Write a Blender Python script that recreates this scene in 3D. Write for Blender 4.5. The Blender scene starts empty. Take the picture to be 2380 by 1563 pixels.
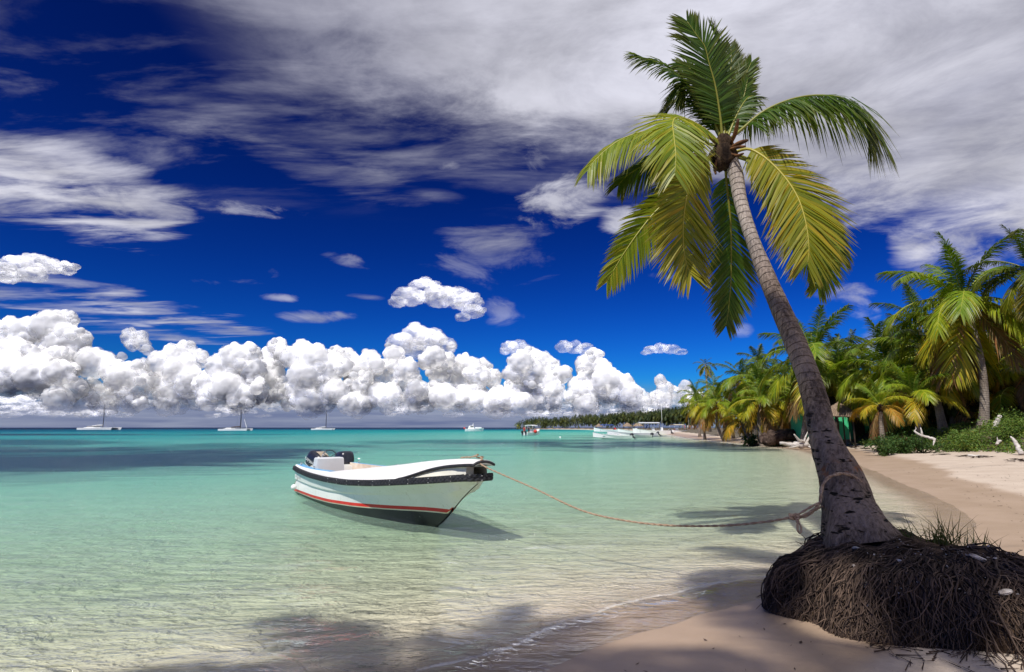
import bpy, bmesh, math, random
import numpy as np
from mathutils import Vector, Matrix, noise as mnoise

random.seed(7)
rng = np.random.default_rng(11)
SC = bpy.context.scene
COL = SC.collection

# ------------------------------------------------------------------ camera
PITCH = math.radians(9.13)
EYE = 1.6
FPX, CX, CY = 1322.2, 1190.0, 781.5          # focal length and centre in units of a 2380 x 1563 survey sheet
cam_data = bpy.data.cameras.new('camera')
cam_data.sensor_width = 36.0
cam_data.lens = 36.0 * FPX / 2380.0
cam_data.clip_start = 0.05
cam_data.clip_end = 40000
cam = bpy.data.objects.new('camera', cam_data)
COL.objects.link(cam)
cam.location = (0, 0, EYE)
cam.rotation_euler = (math.radians(90) + PITCH, 0, 0)
SC.camera = cam

# ------------------------------------------------------------------ exposure
SC.render.engine = 'CYCLES'
SC.view_settings.view_transform = 'Standard'
SC.view_settings.look = 'None'
SC.view_settings.gamma = 1.0
SC.view_settings.exposure = 0.0
SC.view_settings.use_curve_mapping = False
SC.cycles.use_denoising = True
SC.cycles.max_bounces = 8
SC.cycles.diffuse_bounces = 4
SC.cycles.glossy_bounces = 3
SC.cycles.transmission_bounces = 4
SC.cycles.transparent_max_bounces = 24
SC.cycles.caustics_reflective = False
SC.cycles.caustics_refractive = False

# ------------------------------------------------------------------ sun
SUN_EL = math.radians(54.0)
SUN_AZ = math.atan2(-0.52, -0.85)             # measured from +Y towards +X
SUN_DIR = Vector((math.sin(SUN_AZ) * math.cos(SUN_EL), math.cos(SUN_AZ) * math.cos(SUN_EL), math.sin(SUN_EL)))
sun_data = bpy.data.lights.new('sun', 'SUN')
sun_data.energy = 5.0
sun_data.angle = math.radians(0.53)
sun_data.color = (1.0, 0.955, 0.88)
sun = bpy.data.objects.new('sun', sun_data)
COL.objects.link(sun)
sun.rotation_euler = (-SUN_DIR).to_track_quat('-Z', 'Y').to_euler()
sun.location = SUN_DIR * 60


def ray(px, py):
    u = (px - CX) / FPX
    v = (CY - py) / FPX
    c, s = math.cos(PITCH), math.sin(PITCH)
    return Vector((u, c - v * s, s + v * c))


def at(px, py, Y):
    d = ray(px, py)
    return Vector((0, 0, EYE)) + d * (Y / d.y)


def gnd(px, py, z=0.0):
    d = ray(px, py)
    return Vector((0, 0, EYE)) + d * ((z - EYE) / d.z)


# ------------------------------------------------------------------ node helper
class Nodes:
    def __init__(self, tree):
        self.t = tree
        self.n = tree.nodes
        self.l = tree.links

    def new(self, kind, **kw):
        nd = self.n.new(kind)
        for k, v in kw.items():
            setattr(nd, k, v)
        return nd

    def put(self, sock, v):
        if v is None:
            return
        if isinstance(v, bpy.types.NodeSocket):
            self.l.new(v, sock)
        else:
            if hasattr(sock, 'default_value'):
                if sock.type == 'RGBA' and len(v) == 3:
                    v = (*v, 1.0)
                sock.default_value = v

    def m(self, op, a, b=None, c=None, clamp=False):
        nd = self.new('ShaderNodeMath', operation=op, use_clamp=clamp)
        self.put(nd.inputs[0], a)
        self.put(nd.inputs[1], b)
        self.put(nd.inputs[2], c)
        return nd.outputs[0]

    def smooth(self, x, lo, hi, to0=0.0, to1=1.0):
        nd = self.new('ShaderNodeMapRange', interpolation_type='SMOOTHSTEP', clamp=True)
        self.put(nd.inputs[0], x)
        for i, v in enumerate((lo, hi, to0, to1)):
            self.put(nd.inputs[i + 1], v)
        return nd.outputs[0]

    def xyz(self, x, y, z=0.0):
        nd = self.new('ShaderNodeCombineXYZ')
        for i, v in enumerate((x, y, z)):
            self.put(nd.inputs[i], v)
        return nd.outputs[0]

    def sep(self, v):
        nd = self.new('ShaderNodeSeparateXYZ')
        self.put(nd.inputs[0], v)
        return nd.outputs

    def noise(self, vec, scale, detail=4.0, rough=0.55, dist=0.0, col=False):
        nd = self.new('ShaderNodeTexNoise')
        if vec is not None:
            self.put(nd.inputs['Vector'], vec)
        nd.inputs['Scale'].default_value = scale
        nd.inputs['Detail'].default_value = detail
        nd.inputs['Roughness'].default_value = rough
        nd.inputs['Distortion'].default_value = dist
        return nd.outputs['Color' if col else 'Fac']

    def mix(self, f, a, b, mode='MIX'):
        nd = self.new('ShaderNodeMix', data_type='RGBA', blend_type=mode)
        self.put(nd.inputs[0], f)
        self.put(nd.inputs[6], a)
        self.put(nd.inputs[7], b)
        return nd.outputs[2]

    def ramp(self, f, stops):
        nd = self.new('ShaderNodeValToRGB')
        cr = nd.color_ramp
        while len(cr.elements) < len(stops):
            cr.elements.new(0.5)
        for e, (p, c) in zip(cr.elements, stops):
            e.position = p
            e.color = (*c, 1.0)
        self.put(nd.inputs[0], f)
        return nd.outputs[0]

    def attr(self, name, out='Fac'):
        nd = self.new('ShaderNodeAttribute', attribute_name=name)
        return nd.outputs[out]

    def bump(self, h, strength=0.5, dist=0.02, normal=None):
        nd = self.new('ShaderNodeBump')
        nd.inputs['Strength'].default_value = strength
        nd.inputs['Distance'].default_value = dist
        self.put(nd.inputs['Height'], h)
        self.put(nd.inputs['Normal'], normal)
        return nd.outputs[0]

    def vscale(self, v, s):
        nd = self.new('ShaderNodeVectorMath', operation='MULTIPLY')
        self.put(nd.inputs[0], v)
        self.put(nd.inputs[1], s)
        return nd.outputs[0]


# ------------------------------------------------------------------ world: sky with high soft cloud
world = bpy.data.worlds.new('World')
SC.world = world
world.use_nodes = True
world.node_tree.nodes.clear()
N = Nodes(world.node_tree)
sky = N.new('ShaderNodeTexSky', sky_type='NISHITA')
sky.sun_disc = False
sky.sun_elevation = SUN_EL
sky.sun_rotation = SUN_AZ % (2 * math.pi)
sky.altitude = 0
sky.air_density = 1.0
sky.dust_density = 0.3
sky.ozone_density = 3.0
SKY_STRENGTH = 0.10
tc = N.new('ShaderNodeTexCoord')
dx, dy, dz = N.sep(tc.outputs['Generated'])
az = N.m('ARCTAN2', dx, dy)
el = N.m('ARCSINE', dz)
zc = N.m('MAXIMUM', dz, 0.05)
qx = N.m('DIVIDE', dx, zc)
qy = N.m('DIVIDE', dy, zc)
# polarised, saturated blue
hs = N.new('ShaderNodeHueSaturation')
hs.inputs['Saturation'].default_value = 1.12
hs.inputs['Value'].default_value = 1.0
N.l.new(sky.outputs[0], hs.inputs['Color'])
gm = N.new('ShaderNodeGamma')
gm.inputs[1].default_value = 2.3
N.l.new(hs.outputs[0], gm.inputs[0])
blue = N.mix(1.0, gm.outputs[0], (0.006, 0.036, 0.074), 'MULTIPLY')

streak = N.noise(N.xyz(N.m('MULTIPLY', qx, 0.55), N.m('ADD', N.m('MULTIPLY', qy, 1.5), N.m('MULTIPLY', qx, 0.12))), 2.3, 9, 0.6, 0.35)
fine = N.noise(N.xyz(N.m('MULTIPLY', az, 9.0), N.m('MULTIPLY', el, 20.0), 3.0), 1.0, 9, 0.62, 0.5)
mid = N.noise(N.xyz(N.m('MULTIPLY', qx, 1.0), N.m('MULTIPLY', qy, 1.25), 7.0), 2.1, 10, 0.64, 0.35)
low = N.noise(N.xyz(qx, qy, 11.0), 0.9, 3, 0.5)


def px_angles(px, py, w, h):
    d = ray(px, py)
    a = math.atan2(d.x, d.y)
    e = math.asin(d.z / d.length)
    d1, d2 = ray(px + w, py), ray(px, py + h)
    wa = abs(math.atan2(d1.x, d1.y) - a)
    he = abs(math.asin(d2.z / d2.length) - e)
    return a, e, wa, he


def blob(px, py, w, h, rot, strength, k, nz, soft=0.7):
    a, e, wa, he = px_angles(px, py, w, h)
    r = math.radians(rot)
    da = N.m('SUBTRACT', az, a)
    de = N.m('SUBTRACT', el, e)
    x = N.m('ADD', N.m('MULTIPLY', da, math.cos(r) / wa), N.m('MULTIPLY', de, math.sin(r) / wa))
    y = N.m('ADD', N.m('MULTIPLY', da, -math.sin(r) / he), N.m('MULTIPLY', de, math.cos(r) / he))
    r2 = N.m('ADD', N.m('MULTIPLY', x, x), N.m('MULTIPLY', y, y))
    v = N.m('SUBTRACT', 1.0, r2)
    v = N.m('ADD', v, N.m('MULTIPLY', N.m('SUBTRACT', nz, 0.53), k * 2.3))
    return N.m('MULTIPLY', N.smooth(v, -0.05, 1.5), N.m('MULTIPLY', N.smooth(r2, 2.4, 0.9), strength))


# the large high sheet: its lower edge runs across the sky
edge = N.m('SUBTRACT', N.m('ADD', N.m('MULTIPLY', qx, 0.43), 1.80), qy)
edge = N.m('ADD', edge, N.m('MULTIPLY', N.m('SUBTRACT', mid, 0.5), 0.95))
sheet = N.smooth(edge, -0.18, 0.30)
left = N.smooth(N.m('ADD', qx, N.m('MULTIPLY', N.m('SUBTRACT', low, 0.5), 0.5)), -0.92, 0.12, 0.0, 1.0)
near = N.smooth(qy, 0.1, 0.9, 0.85, 1.0)  # unseen cover overhead, kept thick for neutral fill light
dens = N.m('MULTIPLY_ADD', N.smooth(mid, 0.28, 0.66), 0.28, 0.70)
sheet = N.m('MULTIPLY', N.m('MULTIPLY', sheet, left), N.m('MULTIPLY', near, dens))
# thin veil
veil = N.m('MULTIPLY', N.smooth(streak, 0.44, 0.78, 0.0, 0.42), N.m('MULTIPLY', N.smooth(qy, 2.7, 1.8), N.smooth(qy, 0.5, 1.2)))
veil = N.m('MULTIPLY', veil, N.smooth(qx, 1.0, 0.3))
parts = [sheet, veil]
for args in (
        (60, 440, 420, 105, -3, 1.0, 2.2, streak), (210, 390, 260, 50, -4, .85, 1.8, streak), (260, 500, 200, 52, -6, .8, 2.0, streak),
        (560, 482, 130, 22, 3, .55, 2.6, fine), (330, 480, 150, 34, 0, .7, 2.4, fine),
        (800, 415, 330, 48, -8, .42, 2.0, streak), (1010, 455, 120, 24, -6, .25, 1.4, streak),
        (60, 690, 420, 38, -5, .50, 2.2, streak), (330, 715, 290, 28, -6, .55, 2.4, streak), (150, 655, 230, 22, -6, .45, 2.2, streak),
        (300, 770, 260, 16, -3, .35, 2.4, streak), (480, 760, 170, 18, -5, .4, 2.4, streak),
        (1310, 470, 120, 62, 8, .85, 2.4, fine), (1450, 512, 66, 34, 8, .9, 1.9, fine), (1250, 360, 40, 40, -30, .4, 2.6, fine),
        (1150, 555, 130, 50, 0, .45, 1.8, mid), (1150, 600, 150, 60, 0, .25, 2.4, fine), (1040, 388, 30, 14, 0, .4, 2.4, fine),
        (1560, 410, 90, 36, 0, .4, 2.0, fine),
        (2130, 570, 80, 80, 0, .92, 1.8, fine), (2225, 570, 70, 55, 0, .8, 1.8, fine), (2300, 610, 60, 50, 0, .7, 1.8, fine),
        (1960, 690, 80, 34, -5, .62, 2.4, fine), (2010, 735, 62, 34, -16, .62, 2.4, fine), (2060, 780, 60, 34, -10, .5, 2.4, fine),
        (1728, 766, 30, 22, 0, .6, 1.8, fine), (2000, 815, 60, 18, 0, .6, 1.6, fine), (1560, 640, 60, 14, -6, .25, 2.0, fine),
        (740, 735, 85, 16, 2, .6, 2.2, fine), (650, 692, 60, 11, 2, .55, 2.2, fine), (800, 604, 70, 17, -8, .4, 2.4, fine),
        (560, 655, 90, 14, 4, .35, 2.6, fine), (860, 692, 60, 10, -2, .6, 1.8, fine), (330, 757, 36, 5, -2, .8, .5, fine),
        (1170, 735, 60, 34, -20, .3, 2.6, fine), (640, 640, 22, 18, 0, .35, 2.2, fine), (440, 790, 80, 9, -1, .5, 1.6, fine)):
    parts.append(blob(*args))
cover = parts[0]
for p in parts[1:]:
    cover = N.m('SUBTRACT', N.m('ADD', cover, p), N.m('MULTIPLY', cover, p))      # screen
soft_ = N.noise(N.xyz(qx, qy, 21.0), 1.5, 5, 0.5)
tone = N.m('MULTIPLY_ADD', N.smooth(soft_, 0.3, 0.7), 0.30, 0.48)
tone = N.m('ADD', tone, N.m('MULTIPLY', N.m('SUBTRACT', mid, 0.5), 0.42))
k = 1.0 / SKY_STRENGTH
cloud_c = N.mix(1.0, N.xyz(tone, tone, tone), (0.95 * k, 0.95 * k, 1.08 * k), 'MULTIPLY')
skyc = N.mix(cover, blue, cloud_c)
# grey-blue murk of far rain bands close to the horizon
bands = N.noise(N.xyz(N.m('MULTIPLY', az, 5.0), N.m('MULTIPLY', el, 75.0), 1.0), 1.0, 6, 0.6, 0.3)
murk = N.m('MULTIPLY', N.smooth(el, 0.085, 0.022, 0.0, 0.96), N.smooth(az, 0.62, 0.2, 0.35, 1.0))
murk_c = N.ramp(bands, [(0.34, (0.15 * k, 0.18 * k, 0.33 * k)), (0.66, (0.30 * k, 0.33 * k, 0.46 * k))])
skyc = N.mix(murk, skyc, murk_c)
bg = N.new('ShaderNodeBackground')
bg.inputs['Strength'].default_value = SKY_STRENGTH
N.l.new(skyc, bg.inputs['Color'])
wo = N.new('ShaderNodeOutputWorld')
N.l.new(bg.outputs[0], wo.inputs['Surface'])


# ------------------------------------------------------------------ object helpers
def mw(o):
    m = o.matrix_basis.copy()
    if o.parent is not None:
        m = mw(o.parent) @ o.matrix_parent_inverse @ m
    return m


def thing(name, label, cat, loc=(0, 0, 0), rotz=0.0, group=None):
    o = bpy.data.objects.new(name, None)
    o.empty_display_size = 0.2
    COL.objects.link(o)
    o.location = loc
    o.rotation_euler = (0, 0, rotz)
    return tag(o, label, cat, group)


def tag(o, label, cat, group=None, kind=None):
    o['label'] = label
    o['category'] = cat
    if group:
        o['group'] = group
    if kind:
        o['kind'] = kind
    return o


def mesh(name, verts, faces, mats, smooth=True, idx=None):
    me = bpy.data.meshes.new(name)
    me.from_pydata([tuple(v) for v in verts], [], [tuple(f) for f in faces])
    for m in (mats if isinstance(mats, (list, tuple)) else [mats]):
        me.materials.append(m)
    if smooth:
        me.polygons.foreach_set('use_smooth', [True] * len(me.polygons))
    if idx is not None:
        me.polygons.foreach_set('material_index', list(idx))
    me.update()
    return me


def link(name, me, parent=None, world=False):
    o = bpy.data.objects.new(name, me)
    COL.objects.link(o)
    if parent is not None:
        o.parent = parent
        if world:
            o.matrix_parent_inverse = mw(parent).inverted()
    return o


def mk(name, verts, faces, mat, parent=None, world=False, smooth=True, idx=None):
    return link(name, mesh(name, verts, faces, mat, smooth, idx), parent, world)


def struct(name, verts, faces, mat, smooth=True):
    o = mk(name, verts, faces, mat, None, False, smooth)
    o['kind'] = 'structure'
    return o


def fattr(me, name, vals):
    a = me.attributes.new(name, 'FLOAT', 'POINT')
    a.data.foreach_set('value', np.asarray(vals, dtype=np.float32))


class MB:
    """collects shapes into one mesh"""

    def __init__(self):
        self.v, self.f, self.i = [], [], []
        self.mi = 0

    def add(self, vs, fs):
        b = len(self.v)
        self.v += [tuple(v) for v in vs]
        self.f += [tuple(q + b for q in f) for f in fs]
        self.i += [self.mi] * len(fs)

    def box(self, c, s, rot=None, taper=1.0):
        vs = []
        for z in (-1, 1):
            k = taper if z > 0 else 1.0
            for x, y in ((-1, -1), (1, -1), (1, 1), (-1, 1)):
                p = Vector((x * s[0] / 2 * k, y * s[1] / 2 * k, z * s[2] / 2))
                if rot is not None:
                    p = rot @ p
                vs.append(Vector(c) + p)
        self.add(vs, [(3, 2, 1, 0), (4, 5, 6, 7), (0, 1, 5, 4), (1, 2, 6, 5), (2, 3, 7, 6), (3, 0, 4, 7)])

    def tube(self, pts, rad, n=8, cap=True):
        vs, fs = tube_geo(pts, rad, n, cap)
        self.add(vs, fs)

    def build(self, name, mat, parent=None, world=False, smooth=True):
        return mk(name, self.v, self.f, mat, parent, world, smooth, self.i if isinstance(mat, (list, tuple)) else None)


def tube_geo(pts, rad, n=8, cap=True):
    pts = [Vector(p) for p in pts]
    if not hasattr(rad, '__len__'):
        rad = [rad] * len(pts)
    vs, fs = [], []
    prev = None
    for i, p in enumerate(pts):
        t = (pts[min(i + 1, len(pts) - 1)] - pts[max(i - 1, 0)]).normalized()
        if prev is None:
            a = t.cross(Vector((0, 0, 1)))
            if a.length < 0.05:
                a = t.cross(Vector((0, 1, 0)))
        else:
            a = prev - t * prev.dot(t)
        a.normalize()
        prev = a
        b = t.cross(a)
        for k in range(n):
            th = 2 * math.pi * k / n
            vs.append(p + (a * math.cos(th) + b * math.sin(th)) * rad[i])
    for i in range(len(pts) - 1):
        for k in range(n):
            k2 = (k + 1) % n
            fs.append((i * n + k, i * n + k2, (i + 1) * n + k2, (i + 1) * n + k))
    if cap:
        fs.append(tuple(range(n - 1, -1, -1)))
        fs.append(tuple((len(pts) - 1) * n + k for k in range(n)))
    return vs, fs


def spline(pts, n):
    """Catmull-Rom through pts, n samples"""
    P = [Vector(p) for p in pts]
    P = [P[0] * 2 - P[1]] + P + [P[-1] * 2 - P[-2]]
    out = []
    segs = len(P) - 3
    for i in range(n):
        u = i / (n - 1) * segs
        s = min(int(u), segs - 1)
        t = u - s
        a, b, c, d = P[s:s + 4]
        out.append(0.5 * ((2 * b) + (c - a) * t + (2 * a - 5 * b + 4 * c - d) * t * t + (3 * b - a - 3 * c + d) * t ** 3))
    return out


def loft(rows, close=False):
    """rows: list of equal-length point rows -> verts, quads"""
    m = len(rows[0])
    vs = [p for r in rows for p in r]
    fs = []
    for i in range(len(rows) - 1):
        for k in range(m if close else m - 1):
            k2 = (k + 1) % m
            fs.append((i * m + k, (i + 1) * m + k, (i + 1) * m + k2, i * m + k2))
    return vs, fs


# ------------------------------------------------------------------ numpy noise
def _hash(ix, iy, iz):
    h = (ix * 374761393 + iy * 668265263 + iz * 2147483647) & 0xFFFFFFFF
    h = ((h ^ (h >> 13)) * 1274126177) & 0xFFFFFFFF
    h = h ^ (h >> 16)
    return (h & 0xFFFF) / 65535.0


def vnoise(p):
    p = np.asarray(p, dtype=np.float64)
    i = np.floor(p).astype(np.int64)
    f = p - i
    f = f * f * f * (f * (f * 6 - 15) + 10)
    o = 0
    for a in (0, 1):
        for b in (0, 1):
            for c in (0, 1):
                w = (f[:, 0] if a else 1 - f[:, 0]) * (f[:, 1] if b else 1 - f[:, 1]) * (f[:, 2] if c else 1 - f[:, 2])
                o = o + w * _hash(i[:, 0] + a, i[:, 1] + b, i[:, 2] + c)
    return o


def fbm(p, octs=4, gain=0.5, lac=2.03):
    p = np.asarray(p, dtype=np.float64)
    s, a, t = 0, 1.0, 0
    for k in range(octs):
        s = s + a * vnoise(p + 17.3 * k)
        t += a
        a *= gain
        p = p * lac
    return s / t


def sfbm(x, y, z, octs=3):
    """one value, about 0.2 .. 0.8"""
    return .5 + .42 * mnoise.fractal((x, y, z), 1.0, 2.0, octs)


def sstep(x, a, b):
    t = np.clip((x - a) / (b - a), 0, 1)
    return t * t * (3 - 2 * t)


# ------------------------------------------------------------------ materials
def newmat(name):
    m = bpy.data.materials.new(name)
    m.use_nodes = True
    m.node_tree.nodes.clear()
    n = Nodes(m.node_tree)
    out = n.new('ShaderNodeOutputMaterial')
    return m, n, out


def principled(n, col, rough=0.5, spec=0.5, metal=0.0, normal=None):
    b = n.new('ShaderNodeBsdfPrincipled')
    n.put(b.inputs['Base Color'], col)
    n.put(b.inputs['Roughness'], rough)
    n.put(b.inputs['Metallic'], metal)
    n.put(b.inputs['Specular IOR Level'], spec)
    n.put(b.inputs['Normal'], normal)
    return b


def mottled(name, c1, c2, scale=6.0, rough=0.6, bump=0.2, bdist=0.01, spec=0.4, stretch=(1, 1, 1), lo=0.35, hi=0.65, detail=5, metal=0.0):
    m, n, out = newmat(name)
    t = n.new('ShaderNodeTexCoord').outputs['Object']
    v = n.vscale(t, stretch)
    f = n.noise(v, scale, detail, 0.6)
    c = n.mix(n.smooth(f, lo, hi), c1, c2)
    f2 = n.noise(v, scale * 6, 4, 0.6)
    nb = n.bump(f2, bump, bdist) if bump else None
    b = principled(n, c, rough, spec, metal, nb)
    n.l.new(b.outputs[0], out.inputs['Surface'])
    return m


M = {}
M['gel_white'] = mottled('white_gelcoat', (0.74, 0.74, 0.70), (0.82, 0.82, 0.79), 2.2, 0.32, 0.03, 0.004, 0.5)
M['deck_white'] = mottled('deck_white', (0.78, 0.77, 0.73), (0.84, 0.83, 0.80), 3.0, 0.42, 0.08, 0.004, 0.5)
M['grey_panel'] = mottled('grey_panel', (0.60, 0.61, 0.63), (0.66, 0.67, 0.69), 2.0, 0.42, 0.03, 0.003, 0.5)
M['blue_paint'] = mottled('blue_deck_paint', (0.12, 0.36, 0.62), (0.18, 0.44, 0.68), 5.0, 0.45, 0.05, 0.003)
M['beige'] = mottled('stained_beige', (0.58, 0.46, 0.35), (0.72, 0.64, 0.54), 5.0, 0.6, 0.1, 0.004)
M['tread'] = mottled('tyre_rubber', (0.010, 0.010, 0.014), (0.03, 0.03, 0.036), 14, 0.62, 0.3, 0.004, 0.4)
M['red'] = mottled('red_stripe_paint', (0.58, 0.018, 0.012), (0.66, 0.03, 0.02), 5, 0.4, 0.03, 0.002)
M['cream'] = mottled('cream_stripe_paint', (0.66, 0.60, 0.42), (0.72, 0.66, 0.50), 5, 0.45, 0.03, 0.002)
M['bolt'] = mottled('pale_bolt', (0.6, 0.6, 0.58), (0.75, 0.75, 0.72), 20, 0.35, 0, 0.001)
M['engine'] = mottled('engine_cowl', (0.014, 0.016, 0.026), (0.03, 0.033, 0.045), 4, 0.24, 0.02, 0.002, 0.6)
M['engine_tan'] = mottled('faded_cowl_top', (0.34, 0.27, 0.19), (0.45, 0.39, 0.31), 9, 0.55, 0.1, 0.003)
M['metal'] = mottled('worn_metal', (0.35, 0.35, 0.36), (0.5, 0.5, 0.5), 12, 0.3, 0.05, 0.002, 0.5, metal=0.8)
M['rope'] = mottled('hemp_rope', (0.27, 0.18, 0.12), (0.46, 0.34, 0.24), 50, 0.85, 0.6, 0.006, 0.1)
M['far_white'] = mottled('boat_white', (0.74, 0.74, 0.73), (0.82, 0.82, 0.80), 1.0, 0.4, 0, 0.001)
M['far_dark'] = mottled('dark_fitting', (0.015, 0.017, 0.025), (0.04, 0.04, 0.05), 3.0, 0.4, 0, 0.001)
M['far_red'] = mottled('red_buoy', (0.55, 0.02, 0.015), (0.65, 0.05, 0.03), 3.0, 0.4, 0, 0.001)
M['far_blue'] = mottled('blue_canvas', (0.02, 0.06, 0.25), (0.04, 0.09, 0.32), 3.0, 0.6, 0, 0.001)
M['far_tan'] = mottled('tan_canvas', (0.52, 0.45, 0.32), (0.62, 0.55, 0.42), 3.0, 0.7, 0, 0.001)
M['glass'] = mottled('dark_glass', (0.012, 0.016, 0.02), (0.02, 0.024, 0.03), 3.0, 0.08, 0, 0.001, 0.8)
M['skin'] = mottled('sunburnt_skin', (0.42, 0.20, 0.12), (0.5, 0.26, 0.16), 8, 0.55, 0, 0.001)
M['thatch'] = mottled('dry_thatch', (0.16, 0.11, 0.075), (0.36, 0.27, 0.19), 7, 0.9, 0.8, 0.03, 0.1, stretch=(3, 3, .5))
M['green_wall'] = mottled('green_house_paint', (0.05, 0.50, 0.22), (0.07, 0.56, 0.26), 1.6, 0.6, 0.1, 0.01)
M['dark_wood'] = mottled('dark_wood', (0.03, 0.022, 0.017), (0.075, 0.055, 0.042), 6, 0.8, 0.4, 0.02, 0.2)
M['drift'] = mottled('bleached_driftwood', (0.36, 0.32, 0.28), (0.60, 0.56, 0.51), 5, 0.8, 0.5, 0.02, 0.2, stretch=(1, 1, 4))
M['brown_log'] = mottled('fallen_trunk_bark', (0.035, 0.022, 0.018), (0.10, 0.07, 0.055), 5, 0.9, 0.7, 0.03, 0.1)
M['olive_wall'] = mottled('olive_plank_wall', (0.12, 0.10, 0.05), (0.2, 0.16, 0.08), 3, 0.7, 0.2, 0.01)
M['fibre'] = mottled('brown_palm_fibre', (0.014, 0.009, 0.007), (0.06, 0.038, 0.024), 12, 0.9, 0.9, 0.02, 0.1, stretch=(1, 1, .35))
M['spathe'] = mottled('orange_brown_spathe', (0.05, 0.022, 0.010), (0.16, 0.07, 0.025), 8, 0.7, 0.3, 0.01, 0.2)
M['stone'] = mottled('coral_stone', (0.26, 0.22, 0.19), (0.60, 0.55, 0.50), 14, 0.85, 0.6, 0.01, 0.2)
M['grey_stone'] = mottled('grey_stone', (0.2, 0.2, 0.21), (0.36, 0.36, 0.37), 12, 0.8, 0.5, 0.01, 0.2)
M['seaweed'] = mottled('dry_seaweed', (0.018, 0.012, 0.010), (0.07, 0.042, 0.03), 9, 0.85, 0, 0.01, 0.2)


def leaf_material(name, trans=0.42, fixed=None, rough=0.42):
    m, n, out = newmat(name)
    if fixed is None:
        base = n.new('ShaderNodeObjectInfo').outputs['Color']
    else:
        base = n.new('ShaderNodeRGB').outputs[0]
        base.default_value = (*fixed, 1)
    geo = n.new('ShaderNodeNewGeometry')
    rnd = geo.outputs['Random Per Island']
    c = n.mix(1.0, base, n.ramp(rnd, [(0.0, (0.50, 0.66, 0.62)), (0.45, (0.95, 1, 1)), (0.8, (1.3, 1.15, 1.0)), (1.0, (1.6, 1.0, 1.0))]), 'MULTIPLY')
    tip = n.attr('tip')
    c = n.mix(n.m('MULTIPLY', n.m('POWER', tip, 3.0), 0.55), c, (0.20, 0.125, 0.022))
    b = principled(n, c, rough, 0.35)
    tr = n.new('ShaderNodeBsdfTranslucent')
    n.put(tr.inputs['Color'], n.mix(1.0, c, (1.5, 1.35, 0.7), 'MULTIPLY'))
    mx = n.new('ShaderNodeMixShader')
    mx.inputs[0].default_value = trans
    n.l.new(b.outputs[0], mx.inputs[1])
    n.l.new(tr.outputs[0], mx.inputs[2])
    n.l.new(mx.outputs[0], out.inputs['Surface'])
    return m


M['leaf'] = leaf_material('palm_leaf')
M['ground_leaf'] = leaf_material('creeper_leaf', 0.3, (0.115, 0.19, 0.030), 0.65)
M['shrub_leaf'] = leaf_material('shrub_leaf', 0.3, (0.05, 0.105, 0.020), 0.6)
M['thicket_leaf'] = leaf_material('thicket_leaf', 0.2, (0.016, 0.032, 0.008), 0.5)  # near-black green that carries the shade inside the grove
M['grass_blade'] = leaf_material('grass_blade', 0.3, (0.045, 0.07, 0.015), 0.5)
M['rachis'] = None


def rachis_material():
    m, n, out = newmat('frond_midrib')
    oc = n.new('ShaderNodeObjectInfo').outputs['Color']
    c = n.mix(0.45, oc, (0.40, 0.31, 0.05))
    b = principled(n, c, 0.4, 0.4)
    n.l.new(b.outputs[0], out.inputs['Surface'])
    return m


M['rachis'] = rachis_material()


def bark_material(name, dark, pale, ring_m, fibre=1.0):
    """trunk bark: leaf-scar rings along the trunk (attribute 'along', metres) and long fibres"""
    m, n, out = newmat(name)
    t = n.new('ShaderNodeTexCoord').outputs['Object']
    al = n.attr('along')
    wob = n.noise(t, 3.0, 3, 0.5)
    ph = n.m('FRACT', n.m('ADD', n.m('DIVIDE', al, ring_m), n.m('MULTIPLY', wob, 1.1)))
    ring = n.m('MULTIPLY', n.smooth(ph, 0.0, 0.16, 1.0, 0.0), n.attr('ringy'))
    f = n.noise(n.vscale(t, (9, 9, 1.1)), 4.0, 6, 0.7)
    g = n.noise(t, 1.7, 4, 0.6)
    c = n.mix(n.smooth(n.m('ADD', n.m('MULTIPLY', f, 0.6), n.m('MULTIPLY', g, 0.4)), 0.36, 0.64), dark, pale)
    c = n.mix(n.m('MULTIPLY', ring, n.m('MULTIPLY', n.smooth(g, .35, .6), 0.55)), c, tuple(x * 0.35 for x in dark))
    vor = n.new('ShaderNodeTexNoise')
    n.put(vor.inputs['Vector'], n.vscale(t, (7.5, 7.5, 24)))
    vor.inputs['Scale'].default_value = 1.0
    vor.inputs['Detail'].default_value = 2
    cut = n.m('MULTIPLY', n.smooth(vor.outputs[0], 0.60, 0.66), n.m('SUBTRACT', 1.0, n.attr('ringy')))
    c = n.mix(cut, c, tuple(x * 0.15 for x in dark))
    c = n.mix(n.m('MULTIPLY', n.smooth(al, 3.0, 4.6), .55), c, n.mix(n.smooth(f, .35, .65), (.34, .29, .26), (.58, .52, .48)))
    rust = n.m('MULTIPLY', n.m('MULTIPLY', n.attr('rust'), .7), n.smooth(n.noise(t, 9.0, 4, .6), 0.5, 0.62))
    c = n.mix(rust, c, (0.30, 0.10, 0.025))
    h = n.m('SUBTRACT', n.m('MULTIPLY', f, 0.8 * fibre), n.m('ADD', n.m('MULTIPLY', ring, 0.6), n.m('MULTIPLY', cut, 1.2)))
    nb = n.bump(h, 1.0, 0.035)
    b = principled(n, c, 0.85, 0.2, 0, nb)
    n.l.new(b.outputs[0], out.inputs['Surface'])
    return m


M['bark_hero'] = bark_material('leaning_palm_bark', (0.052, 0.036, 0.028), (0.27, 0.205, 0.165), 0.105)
M['bark'] = bark_material('palm_bark', (0.13, 0.10, 0.08), (0.34, 0.29, 0.24), 0.13)

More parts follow.
